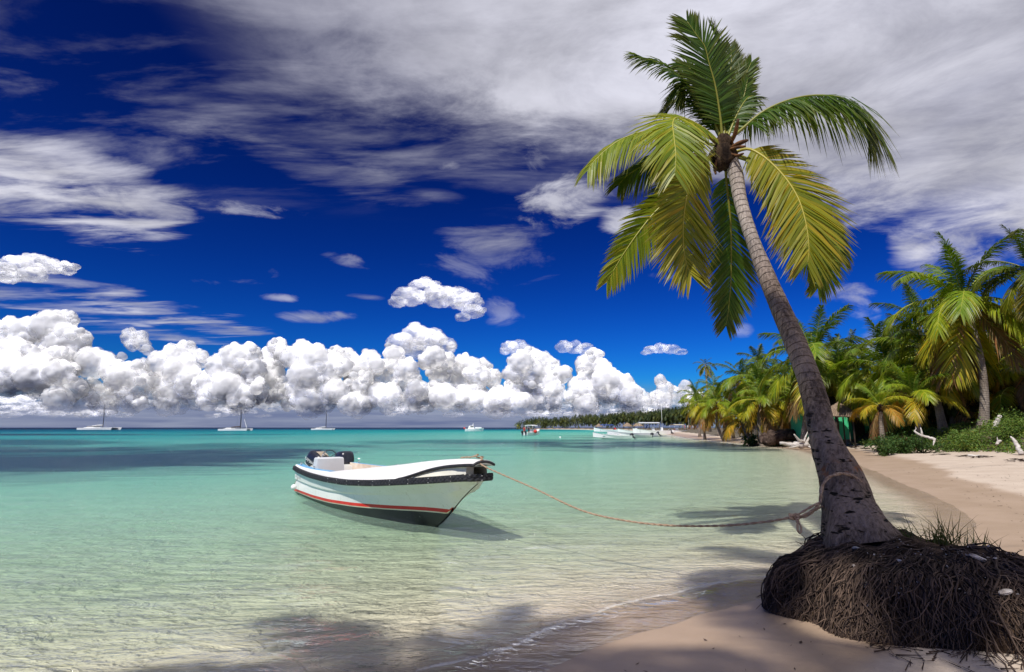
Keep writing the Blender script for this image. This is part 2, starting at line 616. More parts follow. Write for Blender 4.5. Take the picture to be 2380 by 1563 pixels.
# ================================================================== ground, seabed and water
SHORE = np.array([(-80, -60), (-25, -14), (-9, -2.5), (-4.5, 1.4), (-2.1, 2.55), (-.25, 3.72), (.75, 4.72), (1.5, 5.28), (2.5, 5.8),
                  (4.0, 6.5), (5.8, 7.6), (7.2, 9.3), (8.5, 11.0), (10, 14.2), (13, 20.7), (15.3, 26), (18.4, 34), (21.6, 43),
                  (22.6, 50), (24.3, 64), (27.7, 90), (38, 140), (60, 240), (57, 400), (30, 520), (6, 590), (40, 640), (220, 760),
                  (900, 900), (3000, 1000)], dtype=float)
LAND = np.vstack([SHORE, [(3000, -600), (-80, -600)]])


def shore_dist(x, y):
    """signed distance to the water's edge in metres, positive on land"""
    x = np.asarray(x, float).ravel()
    y = np.asarray(y, float).ravel()
    d2 = np.full(x.shape, 1e18)
    for (ax, ay), (bx, by) in zip(SHORE[:-1], SHORE[1:]):
        ex, ey = bx - ax, by - ay
        t = np.clip(((x - ax) * ex + (y - ay) * ey) / (ex * ex + ey * ey), 0, 1)
        d2 = np.minimum(d2, (x - ax - t * ex) ** 2 + (y - ay - t * ey) ** 2)
    ins = np.zeros(x.shape, bool)
    for (ax, ay), (bx, by) in zip(LAND, np.roll(LAND, -1, axis=0)):
        if ay == by:
            continue
        c = ((ay > y) != (by > y)) & (x < (bx - ax) * (y - ay) / (by - ay) + ax)
        ins ^= c
    wob = 0.22 * (fbm(np.stack([x * .8, y * .8, x * 0], 1), 3) - .5) + 0.05 * (fbm(np.stack([x * 4, y * 4, x * 0 + 5], 1), 2) - .5)
    far = np.clip(y / 40, 1, 12)
    return np.where(ins, 1, -1) * np.sqrt(d2) + wob * far


def beach_width(y):
    return np.interp(y, [0, 20, 30, 40, 48, 60, 100, 600], [9, 7.5, 5.4, 4.2, 3.6, 3.4, 4, 6])


APPARENT = 0.36          # the bed seen through refracting water stands this much shallower


def height(x, y, s=None):
    x = np.asarray(x, float).ravel()
    y = np.asarray(y, float).ravel()
    if s is None:
        s = shore_dist(x, y)
    bw = beach_width(y)
    slope = np.interp(y, [0, 6, 12, 22], [0.055, 0.06, 0.06, 0.075])
    bank = np.interp(y, [0, 9, 16, 22, 40, 52, 66, 100], [.2, .4, .9, 1.35, 1.25, 0.8, .55, .5])
    n1 = fbm(np.stack([x * .5, y * .5, x * 0 + 2], 1), 3) - .5
    land = slope * np.minimum(s, bw) + (bank + n1 * .5 * np.clip(bank, 0, 1)) * sstep(s, bw, bw + 3.6) + 0.035 * (fbm(np.stack([x * 2.2, y * 2.2, x * 0], 1), 3) - .5) * sstep(s, .8, 3)
    d = -s
    d = np.maximum(d - .85, 0) + .05 * np.minimum(d, .85)          # a thin film over the wash, then deeper
    sea = -(0.085 * d / (1 + d / 16.0) + 0.010 * d) + 0.03 * n1 * sstep(d, .5, 3)
    sea = np.maximum(sea, -6) * APPARENT
    return np.where(s >= 0, land, sea)


def hz(x, y):
    return float(height([x], [y])[0])


def axis(lo, hi, step, end_lo, end_hi, grow):
    a = list(np.arange(lo, hi + 1e-6, step))
    s = step
    while a[-1] < end_hi:
        s *= grow
        a.append(a[-1] + s)
    s = step
    b = [a[0]]
    while b[-1] > end_lo:
        s *= grow
        b.append(b[-1] - s)
    return np.array(b[:0:-1] + a)


XS = axis(-5.0, 9.0, 0.085, -6000, 6000, 1.045)
YS = axis(2.0, 11.0, 0.075, -40, 11000, 1.035)
GX, GY = np.meshgrid(XS, YS)
gx, gy = GX.ravel(), GY.ravel()
gs = shore_dist(gx, gy)
gz = height(gx, gy, gs)
nx, ny = len(XS), len(YS)
ii = np.arange(nx * ny).reshape(ny, nx)
quads = np.stack([ii[:-1, :-1], ii[:-1, 1:], ii[1:, 1:], ii[1:, :-1]], -1).reshape(-1, 4)


def np_mesh(name, v, q, mat):
    me = bpy.data.meshes.new(name)
    me.vertices.add(len(v))
    me.vertices.foreach_set('co', np.asarray(v, np.float32).ravel())
    k = q.shape[1]
    me.loops.add(q.size)
    me.loops.foreach_set('vertex_index', q.astype(np.int32).ravel())
    me.polygons.add(len(q))
    me.polygons.foreach_set('loop_start', np.arange(0, q.size, k, dtype=np.int32))
    me.polygons.foreach_set('loop_total', np.full(len(q), k, np.int32))
    me.polygons.foreach_set('use_smooth', np.ones(len(q), bool))
    me.materials.append(mat)
    me.update(calc_edges=True)
    me.validate()
    return me


def grid_sub(mask_v):
    keep = mask_v[quads].any(axis=1)
    q = quads[keep]
    used = np.unique(q)
    remap = np.full(nx * ny, -1)
    remap[used] = np.arange(len(used))
    return used, remap[q]


# --- seagrass meadows on the seabed, in metres
def seagrass(x, y):
    n = fbm(np.stack([x * .05, y * .035, x * 0 + 9], 1), 4)
    n2 = fbm(np.stack([x * .3, y * .2, x * 0 + 4], 1), 3)
    m = np.zeros_like(x)

    def patch(cx, cy, rx, ry, rot=0.0, gain=1.0, k=1.5):
        c, s = math.cos(rot), math.sin(rot)
        u = ((x - cx) * c + (y - cy) * s) / rx
        v = (-(x - cx) * s + (y - cy) * c) / ry
        return np.clip(1.0 - (u * u + v * v) + (n - .5) * k + (n2 - .5) * .8, 0, 1) ** .7 * gain
    m = np.maximum(m, patch(-30, 36, 20, 19, -.75, 1.0))          # meadow on the left reaching towards the beach
    m = np.maximum(m, patch(-24, 52, 14, 12, -.3, .85))
    m = np.maximum(m, patch(-58, 62, 28, 14, -.3, .85))
    m = np.maximum(m, patch(0, 66, 26, 14, .1, .9, 1.8))
    m = np.maximum(m, patch(14, 57, 19, 16, .2, 1.0, 1.4))
    m = np.maximum(m, patch(-6, 42, 9, 2.2, 0, .5, 2.0))
    m = np.maximum(m, patch(-130, 128, 95, 18, 0, 1.0))
    m = np.maximum(m, patch(-60, 138, 40, 8, 0, .8, 2.0))
    m = np.maximum(m, patch(10, 112, 60, 7, 0, .6, 2.2))
    m = np.maximum(m, patch(17, 45, 4.5, 6, .2, .7, 1.4))
    m = np.maximum(m, .55 * np.clip(n * 3.2 - 1.75, 0, 1) * sstep(y, 25, 50))
    return np.clip(m, 0, 1)


m, n, out = newmat('sand_and_seabed')
t = n.new('ShaderNodeTexCoord').outputs['Object']
inland = n.attr('inland')
wet = n.attr('wet')
grassy = n.attr('grassy')
meadow = n.attr('meadow')
f1 = n.noise(t, 1.1, 6, 0.6)
f2 = n.noise(t, 14.0, 5, 0.7)
grain = n.noise(t, 160.0, 3, 0.7)
dry = n.mix(n.smooth(f1, .3, .7), (0.50, 0.405, 0.325), (0.58, 0.485, 0.395))
dry = n.mix(n.smooth(f2, .35, .8), n.mix(1.0, dry, (0.88, 0.87, 0.85), 'MULTIPLY'), dry)
damp = n.mix(n.smooth(f1, .3, .7), (0.335, 0.24, 0.165), (0.39, 0.285, 0.205))
sand = n.mix(wet, dry, damp)
bed = n.mix(n.smooth(f1, .3, .7), (0.66, 0.58, 0.45), (0.76, 0.67, 0.53))
sand = n.mix(n.smooth(inland, -0.25, -1.0), sand, bed)
sp = n.smooth(n.noise(t, 55.0, 2, 0.5), 0.70, 0.76)
sand = n.mix(n.m('MULTIPLY', sp, n.smooth(inland, 0.4, 1.5)), sand, (0.20, 0.14, 0.10))
soil = n.mix(n.smooth(f2, .4, .65), (0.055, 0.05, 0.028), (0.20, 0.155, 0.11))
col = n.mix(n.smooth(n.m('ADD', grassy, n.m('MULTIPLY', n.m('SUBTRACT', f2, .5), .5)), .42, .62), sand, soil)
mn = n.noise(n.vscale(t, (.22, 1, 1)), .7, 7, .75)
mf = n.smooth(n.m('ADD', meadow, n.m('MULTIPLY', n.m('SUBTRACT', mn, .5), 2.4)), .2, .8)
col = n.mix(mf, col, (0.012, 0.022, 0.030))
rn_ = n.noise(n.vscale(t, (.8, 1.2, 1)), 2.4, 3, .5, 1.2)
rip = n.smooth(n.m('ABSOLUTE', n.m('SUBTRACT', rn_, .5)), 0.0, .07, 1.0, 0.0)
hgt = n.m('ADD', n.m('MULTIPLY', grain, .12), n.m('ADD', n.m('MULTIPLY', f2, n.m('MULTIPLY_ADD', wet, -.8, 1.0)), n.m('MULTIPLY', rip, n.smooth(inland, 0.0, -.8, 0, 1.4))))
nb = n.bump(hgt, 0.5, 0.03)
b = principled(n, col, n.m('MULTIPLY_ADD', wet, -.42, .9), .35, 0, nb)
n.l.new(b.outputs[0], out.inputs['Surface'])
M['sand'] = m

used, q = grid_sub(np.ones(nx * ny, bool))
ter = np_mesh('beach_and_seabed', np.stack([gx, gy, gz], 1)[used], q, M['sand'])
wl = 1.25 + np.clip(gy, 0, 40) * .03 + 1.1 * (fbm(np.stack([gx * .35, gy * .35, gx * 0 + 1], 1), 3) - .5)
fattr(ter, 'inland', np.clip(gs, -5, 40)[used])
fattr(ter, 'wet', (1 - sstep(gs, wl, wl + .28))[used])
bwv = beach_width(gy)
fattr(ter, 'grassy', (sstep(gs, bwv - .3, bwv + 1.2) * sstep(gy, 12, 18))[used])
fattr(ter, 'meadow', (seagrass(gx, gy) * (gs < -1.5))[used])
beach = link('beach', ter)
beach['kind'] = 'structure'

# --- water sheet
m, n, out = newmat('clear_sea_water')
geo = n.new('ShaderNodeNewGeometry')
pos = geo.outputs['Position']
depth = n.attr('depth')
dist = n.attr('reach')
w1 = n.noise(n.vscale(pos, (.55, 1.25, 0)), 1.15, 4, .55, .6)
w2 = n.noise(n.vscale(pos, (.7, 1.5, 0)), 4.2, 4, .6, .5)
w3 = n.noise(n.vscale(pos, (.8, 1.3, 0)), 17.0, 3, .6, .3)
w0 = n.noise(n.vscale(pos, (.4, 1.0, 0)), .28, 3, .5, .3)
hh = n.m('ADD', n.m('ADD', n.m('MULTIPLY', w1, .55), n.m('MULTIPLY', w2, .33)), n.m('ADD', n.m('MULTIPLY', w3, .055), n.m('MULTIPLY', w0, .7)))
calm = n.smooth(depth, 0.0, 0.5, 0.28, 1.0)
hh = n.m('MULTIPLY', hh, calm)
nb = n.bump(hh, 1.0, 0.78)
fr = n.new('ShaderNodeFresnel')
fr.inputs['IOR'].default_value = 1.33
n.l.new(nb, fr.inputs['Normal'])
refl = n.m('MULTIPLY', n.m('MINIMUM', fr.outputs[0], 0.9), n.smooth(dist, 20, 260, 1.0, .22))
gl = n.new('ShaderNodeBsdfGlossy')
gl.inputs['Roughness'].default_value = 0.05
gl.inputs['Color'].default_value = (1, 1, 1, 1)
n.l.new(nb, gl.inputs['Normal'])
tint = n.ramp(n.m('DIVIDE', depth, 6.0), [(0.0, (1, 1, 1)), (0.02, (.90, .975, .93)), (0.055, (.77, .945, .86)), (0.10, (.60, .90, .815)), (0.19, (.34, .80, .745)),
                                          (0.36, (.07, .62, .66)), (0.62, (.012, .33, .47)), (1.0, (.0, .10, .25))])
scat = n.ramp(n.m('DIVIDE', depth, 6.0), [(0.0, (.56, .64, .52)), (0.06, (.58, .84, .67)), (0.16, (.28, .72, .60)), (0.34, (.02, .38, .39)), (0.6, (.004, .12, .20)), (1.0, (.001, .014, .055))])
trn = n.new('ShaderNodeBsdfTransparent')
n.l.new(tint, trn.inputs['Color'])
dif = n.new('ShaderNodeBsdfDiffuse')
n.l.new(n.mix(n.smooth(n.m('ADD', n.attr('meadow'), n.m('MULTIPLY', n.m('SUBTRACT', n.noise(n.vscale(pos, (.22, 1, 0)), .7, 7, .75), .5), 2.4)), .2, .8), scat, n.mix(1.0, scat, (.07, .13, .30), 'MULTIPLY')), dif.inputs['Color'])
wgt = n.ramp(n.m('DIVIDE', depth, 6.0), [(0.0, (0, 0, 0)), (0.03, (.07, .07, .07)), (0.10, (.26, .26, .26)), (0.25, (.38, .38, .38)), (0.6, (.75, .75, .75)), (1.0, (.95, .95, .95))])
m1 = n.new('ShaderNodeMixShader')
n.l.new(wgt, m1.inputs[0])
n.l.new(trn.outputs[0], m1.inputs[1])
n.l.new(dif.outputs[0], m1.inputs[2])
m2 = n.new('ShaderNodeMixShader')
n.l.new(refl, m2.inputs[0])
n.l.new(m1.outputs[0], m2.inputs[1])
n.l.new(gl.outputs[0], m2.inputs[2])
n.l.new(m2.outputs[0], out.inputs['Surface'])
M['water'] = m

used, q = grid_sub(gs < 0.7)
wx, wy, ws = gx[used], gy[used], gs[used]
nearf = np.clip(1.6 - wy / 14.0, 0, 1)
ph = fbm(np.stack([wx * .9, wy * 1.8, wx * 0], 1), 3) - .5
swell = 0.018 * ph * nearf * sstep(-ws, .1, 1.2)
crest = 0.012 * np.exp(-((ws + .42 + .35 * (fbm(np.stack([wx * .9, wy * .9, wx * 0 + 8], 1), 2) - .5)) / .11) ** 2) * np.clip(1.5 - np.abs(wx - .2) / 2.6, 0, 1) * (wy < 7)
wme = np_mesh('sea_water', np.stack([wx, wy, 0.004 + swell + crest], 1), q, M['water'])
dep = np.clip(-gz[used] / APPARENT, 0, 6)
# the shelf drops to deep water far out
dep = np.maximum(dep, np.interp(wy, [0, 210, 330, 480, 900], [0, 1.5, 2.4, 5.2, 6]) + .0 * wx)
dep = np.where(ws > -12, np.clip(-gz[used] / APPARENT, 0, 6), dep)
fattr(wme, 'depth', dep)
fattr(wme, 'reach', np.clip(wy, 0, 1000))
fattr(wme, 'meadow', (seagrass(gx, gy) * (gs < -1.5))[used])
sea = link('sea', wme)
sea['kind'] = 'structure'

# --- foam along the wave wash
m, n, out = newmat('thin_foam')
t = n.new('ShaderNodeTexCoord').outputs['Object']
f = n.noise(t, 26, 5, .7, .8)
g = n.noise(t, 3.0, 3, .5)
a = n.smooth(n.m('ADD', n.m('MULTIPLY', n.attr('across'), .55), n.m('ADD', n.m('MULTIPLY', f, .8), n.m('MULTIPLY', g, .5))), 1.03, 1.30, 0, .45)
b = principled(n, (.82, .82, .80), .6, .3)
trn = n.new('ShaderNodeBsdfTransparent')
mx = n.new('ShaderNodeMixShader')
n.put(mx.inputs[0], a)
n.l.new(trn.outputs[0], mx.inputs[1])
n.l.new(b.outputs[0], mx.inputs[2])
n.l.new(mx.outputs[0], out.inputs['Surface'])
M['foam'] = m


def shore_curve(step):
    pts = spline([(a, b, 0) for a, b in SHORE[2:20]], 900)
    L = [0]
    for a, b in zip(pts[:-1], pts[1:]):
        L.append(L[-1] + (b - a).length)
    out_ = []
    for d in np.arange(0, L[-1], step):
        i = int(np.searchsorted(L, d, 'right')) - 1
        u = (d - L[i]) / max(L[i + 1] - L[i], 1e-6)
        out_.append(pts[i].lerp(pts[i + 1], u))
    return out_


SC_PTS = shore_curve(0.06)
fv, ff, fa = [], [], []


def foam_ribbon(offset, wid, jitter, lo, hi, seed, amp=1.0):
    rows = []
    P = [p for p in SC_PTS if lo(p) and p.y < hi]
    for i in range(1, len(P) - 1):
        p = P[i]
        tng = (P[i + 1] - P[i - 1]).normalized()
        nr = Vector((-tng.y, tng.x, 0))          # towards the sea
        j = (sfbm(p.x * .8, p.y * .8, seed, 3) - .5) * jitter
        w = wid * (.4 + 1.4 * sfbm(p.x * 2.2, p.y * 2.2, seed + 5, 2))
        base = len(fv)
        for k, (u, al) in enumerate(((-.5, 0), (-.2, amp), (.1, amp * .8), (.6, .25 * amp), (1.3, 0))):
            c = p + nr * (offset + j + u * w)
            z = max(0.006, hz(c.x, c.y) + .004) + .0035
            if abs(offset) > .3:
                z += 0.045 * math.exp(-(((offset + j) + u * w - .42) / .2) ** 2) * .9
            fv.append((c.x, c.y, z))
            fa.append(al)
        rows.append(base)
    for a, b in zip(rows[:-1], rows[1:]):
        if b - a == 5:
            for k in range(4):
                ff.append((a + k, a + k + 1, b + k + 1, b + k))


foam_ribbon(0.02, .06, .24, lambda p: p.x > -5 and p.y > -1, 17, 3, .72)
foam_ribbon(0.40, .12, .30, lambda p: p.x > -4 and p.y > 1, 6.6, 6, 1.0)
foam_ribbon(0.75, .10, .5, lambda p: p.x > -4 and p.y > 1, 6.6, 12, .75)
foam_ribbon(1.25, .10, .7, lambda p: p.x > -4 and p.y > 1, 6.4, 15, .6)
foam_ribbon(-.32, .035, .35, lambda p: p.x > -.5 and p.y > 1, 15, 21, .5)
fme = mesh('foam', fv, ff, M['foam'])
fattr(fme, 'across', fa)
foam = link('foam', fme)
foam['kind'] = 'stuff'

# ================================================================== cumulus, built as billowing bodies far beyond the horizon
m, n, out = newmat('cumulus')
lw = n.new('ShaderNodeLayerWeight')
lw.inputs['Blend'].default_value = 0.5
pos = n.new('ShaderNodeNewGeometry').outputs['Position']
f = n.noise(pos, 0.012, 7, .7)
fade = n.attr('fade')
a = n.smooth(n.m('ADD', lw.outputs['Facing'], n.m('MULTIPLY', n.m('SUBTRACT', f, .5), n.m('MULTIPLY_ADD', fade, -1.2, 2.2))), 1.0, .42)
b = principled(n, (.62, .62, .625), 1.0, 0.0)
b.subsurface_method = 'BURLEY'
b.inputs['Subsurface Weight'].default_value = 1.0
b.inputs['Subsurface Radius'].default_value = (1, 1, 1)
b.inputs['Subsurface Scale'].default_value = 100.0
trn = n.new('ShaderNodeBsdfTransparent')
mx = n.new('ShaderNodeMixShader')
nz_ = n.sep(n.new('ShaderNodeNewGeometry').outputs['Normal'])[2]
n.put(mx.inputs[0], n.m('MULTIPLY', n.m('MULTIPLY', a, fade), n.smooth(nz_, -.9, .15, .22, 1.0)))  # undersides see-through, so their shade turns to paler murk
n.l.new(trn.outputs[0], mx.inputs[1])
n.l.new(b.outputs[0], mx.inputs[2])
n.l.new(mx.outputs[0], out.inputs['Surface'])
M['cumulus'] = m


def ico(sub):
    bm = bmesh.new()
    bmesh.ops.create_icosphere(bm, subdivisions=sub, radius=1)
    v = np.array([x.co[:] for x in bm.verts])
    fcs = np.array([[x.index for x in fc.verts] for fc in bm.faces])
    bm.free()
    return v, fcs


ICO = {k: ico(k) for k in (1, 2, 3, 4, 5)}


def worley(p):
    """rounded cells with creases between them, like cauliflower heads"""
    i = np.floor(p).astype(np.int64)
    f = p - i
    best = np.full(len(p), 9.0)
    for a in (-1, 0, 1):
        for b_ in (-1, 0, 1):
            for c in (-1, 0, 1):
                q_ = i + (a, b_, c)
                h = _hash(q_[:, 0], q_[:, 1], q_[:, 2])
                jx = np.stack([h, (h * 57.31) % 1, (h * 113.7) % 1], 1)
                d = ((np.array((a, b_, c)) + jx - f) ** 2).sum(1)
                best = np.minimum(best, d)
    return 1 - np.minimum(best, 1.2)


def billow(p, octs=3):
    s, a, t_ = 0, 1.0, 0
    for k in range(octs):
        s = s + a * worley(p + 31.7 * k)
        t_ += a
        a *= .5
        p = p * 2.1
    return s / t_


def cloud_mesh(name, lobes, D, squash=1.0, rough=.62, feat=13.0, seed=0.0, fade=1.0):
    """lobes: (px, py, r) on the survey sheet -> bodies at distance D"""
    V, Fc, off = [], [], 0
    scale = D / FPX
    kids = []
    for (px, py, r) in lobes:
        if r < 15:
            continue
        for _ in range(int(r * .26)):
            a_ = rng.uniform(-.25, math.pi + .25)
            q_ = r * rng.uniform(.55, .98)
            kids.append((px + math.cos(a_) * q_, py - math.sin(a_) * q_ * squash, r * rng.uniform(.2, .42)))
    for (px, py, r) in list(lobes) + kids:
        dd = D * (1 + rng.uniform(-.035, .035))
        c = np.array(at(px, py, dd))
        R = r * scale
        v, fc = ICO[4 if r > 21 else 3 if r > 7 else 2]
        key = (v * r + np.array([px, 0, py]) + seed) / feat
        b = billow(key, 3)
        rr = R + rough * 26 * scale * min(1, r / 22) * (b - .55)
        V.append(c + v * rr[:, None] * np.array([1.05, 1.0, squash]))
        Fc.append(fc + off)
        off += len(v)
    V = np.vstack(V)
    Fc = np.vstack(Fc)
    me = np_mesh(name, V, Fc, M['cumulus'])
    hgt_ = V[:, 2] / D                                     # see-through towards the base, standing in for haze
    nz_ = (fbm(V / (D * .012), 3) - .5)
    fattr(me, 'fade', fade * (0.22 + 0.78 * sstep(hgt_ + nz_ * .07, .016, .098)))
    return me


def z2(x, y, r):          # survey of the left half of the bank
    return ((x / 2.7045) / 1.0353, (700 + y / 2.7045) / 1.0353, r / 2.8)


def z3(x, y, r):          # survey of the right half of the bank
    return ((820 + x / 2.7045) / 1.0353, (700 + y / 2.7045) / 1.0353, r / 2.8)


def cloud(label, lobes, D, name='cumulus_cloud', group=None, **kw):
    o = link(name, cloud_mesh(name, lobes, D, **kw))
    tag(o, label, 'cloud', group)
    return o


def fill(lobes, n_, x0, x1, top, bot, r0, r1):
    """lower lobes beneath the given heads"""
    out_ = []
    for _ in range(n_):
        x = rng.uniform(x0, x1)
        t_ = max([ly - max(0, abs(lx - x) - lr) * 2 for lx, ly, lr in lobes if abs(lx - x) < lr * 1.6] or [None], key=lambda q_: -1e9 if q_ is None else -q_) if lobes else top
        tops = [ly for lx, ly, lr in lobes if abs(lx - x) < lr * 1.1]
        y0 = min(tops) if tops else top
        y = rng.uniform(max(y0, top), bot)
        out_.append((x, y, rng.uniform(r0, r1)))
    return out_


G_BANK = 'cumulus towers along the horizon'
L1 = [z2(*a) for a in ((330, 235, 105), (430, 195, 62), (200, 270, 100), (80, 290, 105), (10, 330, 95), (500, 325, 78), (420, 340, 110), (-40, 300, 100))]
L1b = [z2(*a) for a in ((120, 430, 110), (330, 465, 90), (40, 420, 90), (60, 530, 110), (230, 560, 105), (390, 430, 60), (-30, 560, 90))]
cloud('tall white cumulus tower rising highest at the left edge, above the sea', L1 + fill(L1, 8, 0, 190, 800, 860, 24, 40), 6200, group=G_BANK)
cloud('lower bright cumulus heap in front of the tallest left tower', L1b + fill(L1b, 16, -10, 180, 850, 935, 16, 32), 5600, group=G_BANK)
L2 = [z2(*a) for a in ((600, 470, 95), (680, 450, 58), (560, 420, 40), (740, 520, 70), (930, 480, 40), (880, 540, 80))]
cloud('dim cumulus heap above the gap between the two left catamarans', L2 + fill(L2, 18, 190, 360, 870, 945, 14, 30), 5900, group=G_BANK, fade=.74)  # see-through to grey it as if other clouds shaded it
L2c = [z2(*a) for a in ((845, 300, 52), (905, 305, 48), (925, 345, 46), (860, 350, 42), (960, 385, 34), (790, 430, 28))]
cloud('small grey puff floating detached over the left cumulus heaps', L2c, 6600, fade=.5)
L3 = [z2(*a) for a in ((1210, 395, 68), (1140, 440, 78), (1270, 450, 70), (1050, 480, 80), (1180, 530, 100), (1310, 430, 40), (1080, 580, 90), (1250, 600, 90))]
cloud('grey shaded cumulus tower left of the brightest white heads', L3 + fill(L3, 14, 370, 480, 890, 945, 14, 30), 6100, group=G_BANK, fade=.70)  # lower opacity stands in for the shadow of neighbouring towers
L4 = [z2(*a) for a in ((1520, 440, 85), (1625, 410, 62), (1440, 500, 85), (1560, 550, 105), (1390, 600, 90), (1650, 520, 70), (1480, 640, 100), (1320, 620, 60))]
cloud('brilliant white cumulus head right above the middle catamaran', L4 + fill(L4, 20, 470, 610, 890, 945, 14, 32), 5500, group=G_BANK)
L5 = [z2(*a) for a in ((1805, 365, 55), (1780, 430, 72), (1840, 410, 55), (1760, 520, 80), (1720, 580, 80))]
cloud('narrow upright cumulus turret between two broad bright heads', L5 + fill(L5, 8, 610, 680, 880, 940, 14, 28), 5900, group=G_BANK)
L6 = [z2(*a) for a in ((1970, 385, 62), (1910, 440, 72), (2050, 460, 95), (2190, 412, 52), (2150, 510, 90), (2240, 500, 55), (1980, 560, 95), (2120, 620, 90))]
cloud('broad bright cumulus head above the right catamaran', L6 + fill(L6, 20, 680, 840, 890, 945, 14, 32), 5500, group=G_BANK)
L7 = [z3(*a) for a in ((345, 415, 58), (360, 470, 62), (195, 440, 55), (135, 490, 58), (30, 460, 78), (235, 480, 48), (290, 530, 80), (430, 520, 70), (120, 570, 90), (420, 610, 90))]
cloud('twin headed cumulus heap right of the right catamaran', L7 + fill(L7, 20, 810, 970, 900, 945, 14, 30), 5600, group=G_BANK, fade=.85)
L8 = [z3(*a) for a in ((610, 430, 64), (560, 460, 55), (690, 450, 50), (790, 470, 56), (850, 490, 56), (925, 490, 50), (650, 530, 80), (900, 560, 70), (790, 580, 80), (980, 570, 60))]
cloud('white cumulus heads over the open sea left of the small cabin boat', L8 + fill(L8, 22, 960, 1160, 905, 948, 14, 30), 5700, group=G_BANK)
L9 = [z3(*a) for a in ((1240, 440, 66), (1170, 475, 76), (1310, 450, 58), (1370, 500, 58), (1440, 545, 56), (1250, 540, 90), (1120, 540, 60), (1340, 600, 90), (1160, 630, 80))]
cloud('round topped cumulus tower above the tip of the far palm shore', L9 + fill(L9, 20, 1165, 1335, 900, 948, 14, 30), 5500, group=G_BANK)
L10 = [z3(*a) for a in ((1645, 425, 52), (1590, 475, 58), (1700, 500, 56), (1620, 540, 78), (1790, 570, 48), (1840, 600, 56), (1730, 590, 86), (1880, 640, 48), (1560, 640, 80), (1800, 660, 70))]
cloud('tall leaning cumulus tower above the moored white launches', L10 + fill(L10, 20, 1335, 1490, 905, 948, 14, 28), 5500, group=G_BANK)
L11 = [z3(*a) for a in ((2080, 585, 36), (2110, 640, 48), (2240, 620, 34), (2180, 680, 56), (2060, 700, 50), (2280, 680, 40), (2330, 700, 44))]
cloud('small pointed cumulus heads just left of the shore palms', L11 + fill(L11, 10, 1500, 1660, 925, 950, 10, 20), 6000, group=G_BANK)

GP = 'loose cloud puffs in the blue'
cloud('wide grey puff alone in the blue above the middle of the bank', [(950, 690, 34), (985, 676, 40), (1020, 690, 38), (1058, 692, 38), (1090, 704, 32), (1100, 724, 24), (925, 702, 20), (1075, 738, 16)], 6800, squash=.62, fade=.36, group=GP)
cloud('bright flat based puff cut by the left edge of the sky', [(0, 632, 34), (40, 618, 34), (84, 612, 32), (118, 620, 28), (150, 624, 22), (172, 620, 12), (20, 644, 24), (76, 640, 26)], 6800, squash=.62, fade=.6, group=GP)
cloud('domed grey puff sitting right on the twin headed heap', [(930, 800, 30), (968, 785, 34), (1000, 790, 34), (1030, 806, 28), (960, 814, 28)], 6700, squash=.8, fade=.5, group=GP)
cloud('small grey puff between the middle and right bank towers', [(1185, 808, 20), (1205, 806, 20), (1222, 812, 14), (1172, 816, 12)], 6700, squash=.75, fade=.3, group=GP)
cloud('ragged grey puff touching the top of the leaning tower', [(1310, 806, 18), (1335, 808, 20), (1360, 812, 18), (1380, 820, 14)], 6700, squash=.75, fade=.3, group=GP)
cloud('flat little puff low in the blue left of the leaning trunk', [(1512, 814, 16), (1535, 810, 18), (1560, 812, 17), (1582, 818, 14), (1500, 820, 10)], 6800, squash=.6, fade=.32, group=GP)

# flat far layers under the bank: nobody could count them
layers = []
for _ in range(150):
    x = rng.uniform(-40, 1680)
    y = rng.uniform(918, 968)
    layers.append((x, y, rng.uniform(9, 26)))
lay = link('low_cloud_bank', cloud_mesh('low_cloud_bank', layers, 7600, squash=.34, feat=9, fade=.6))
lay['kind'] = 'stuff'

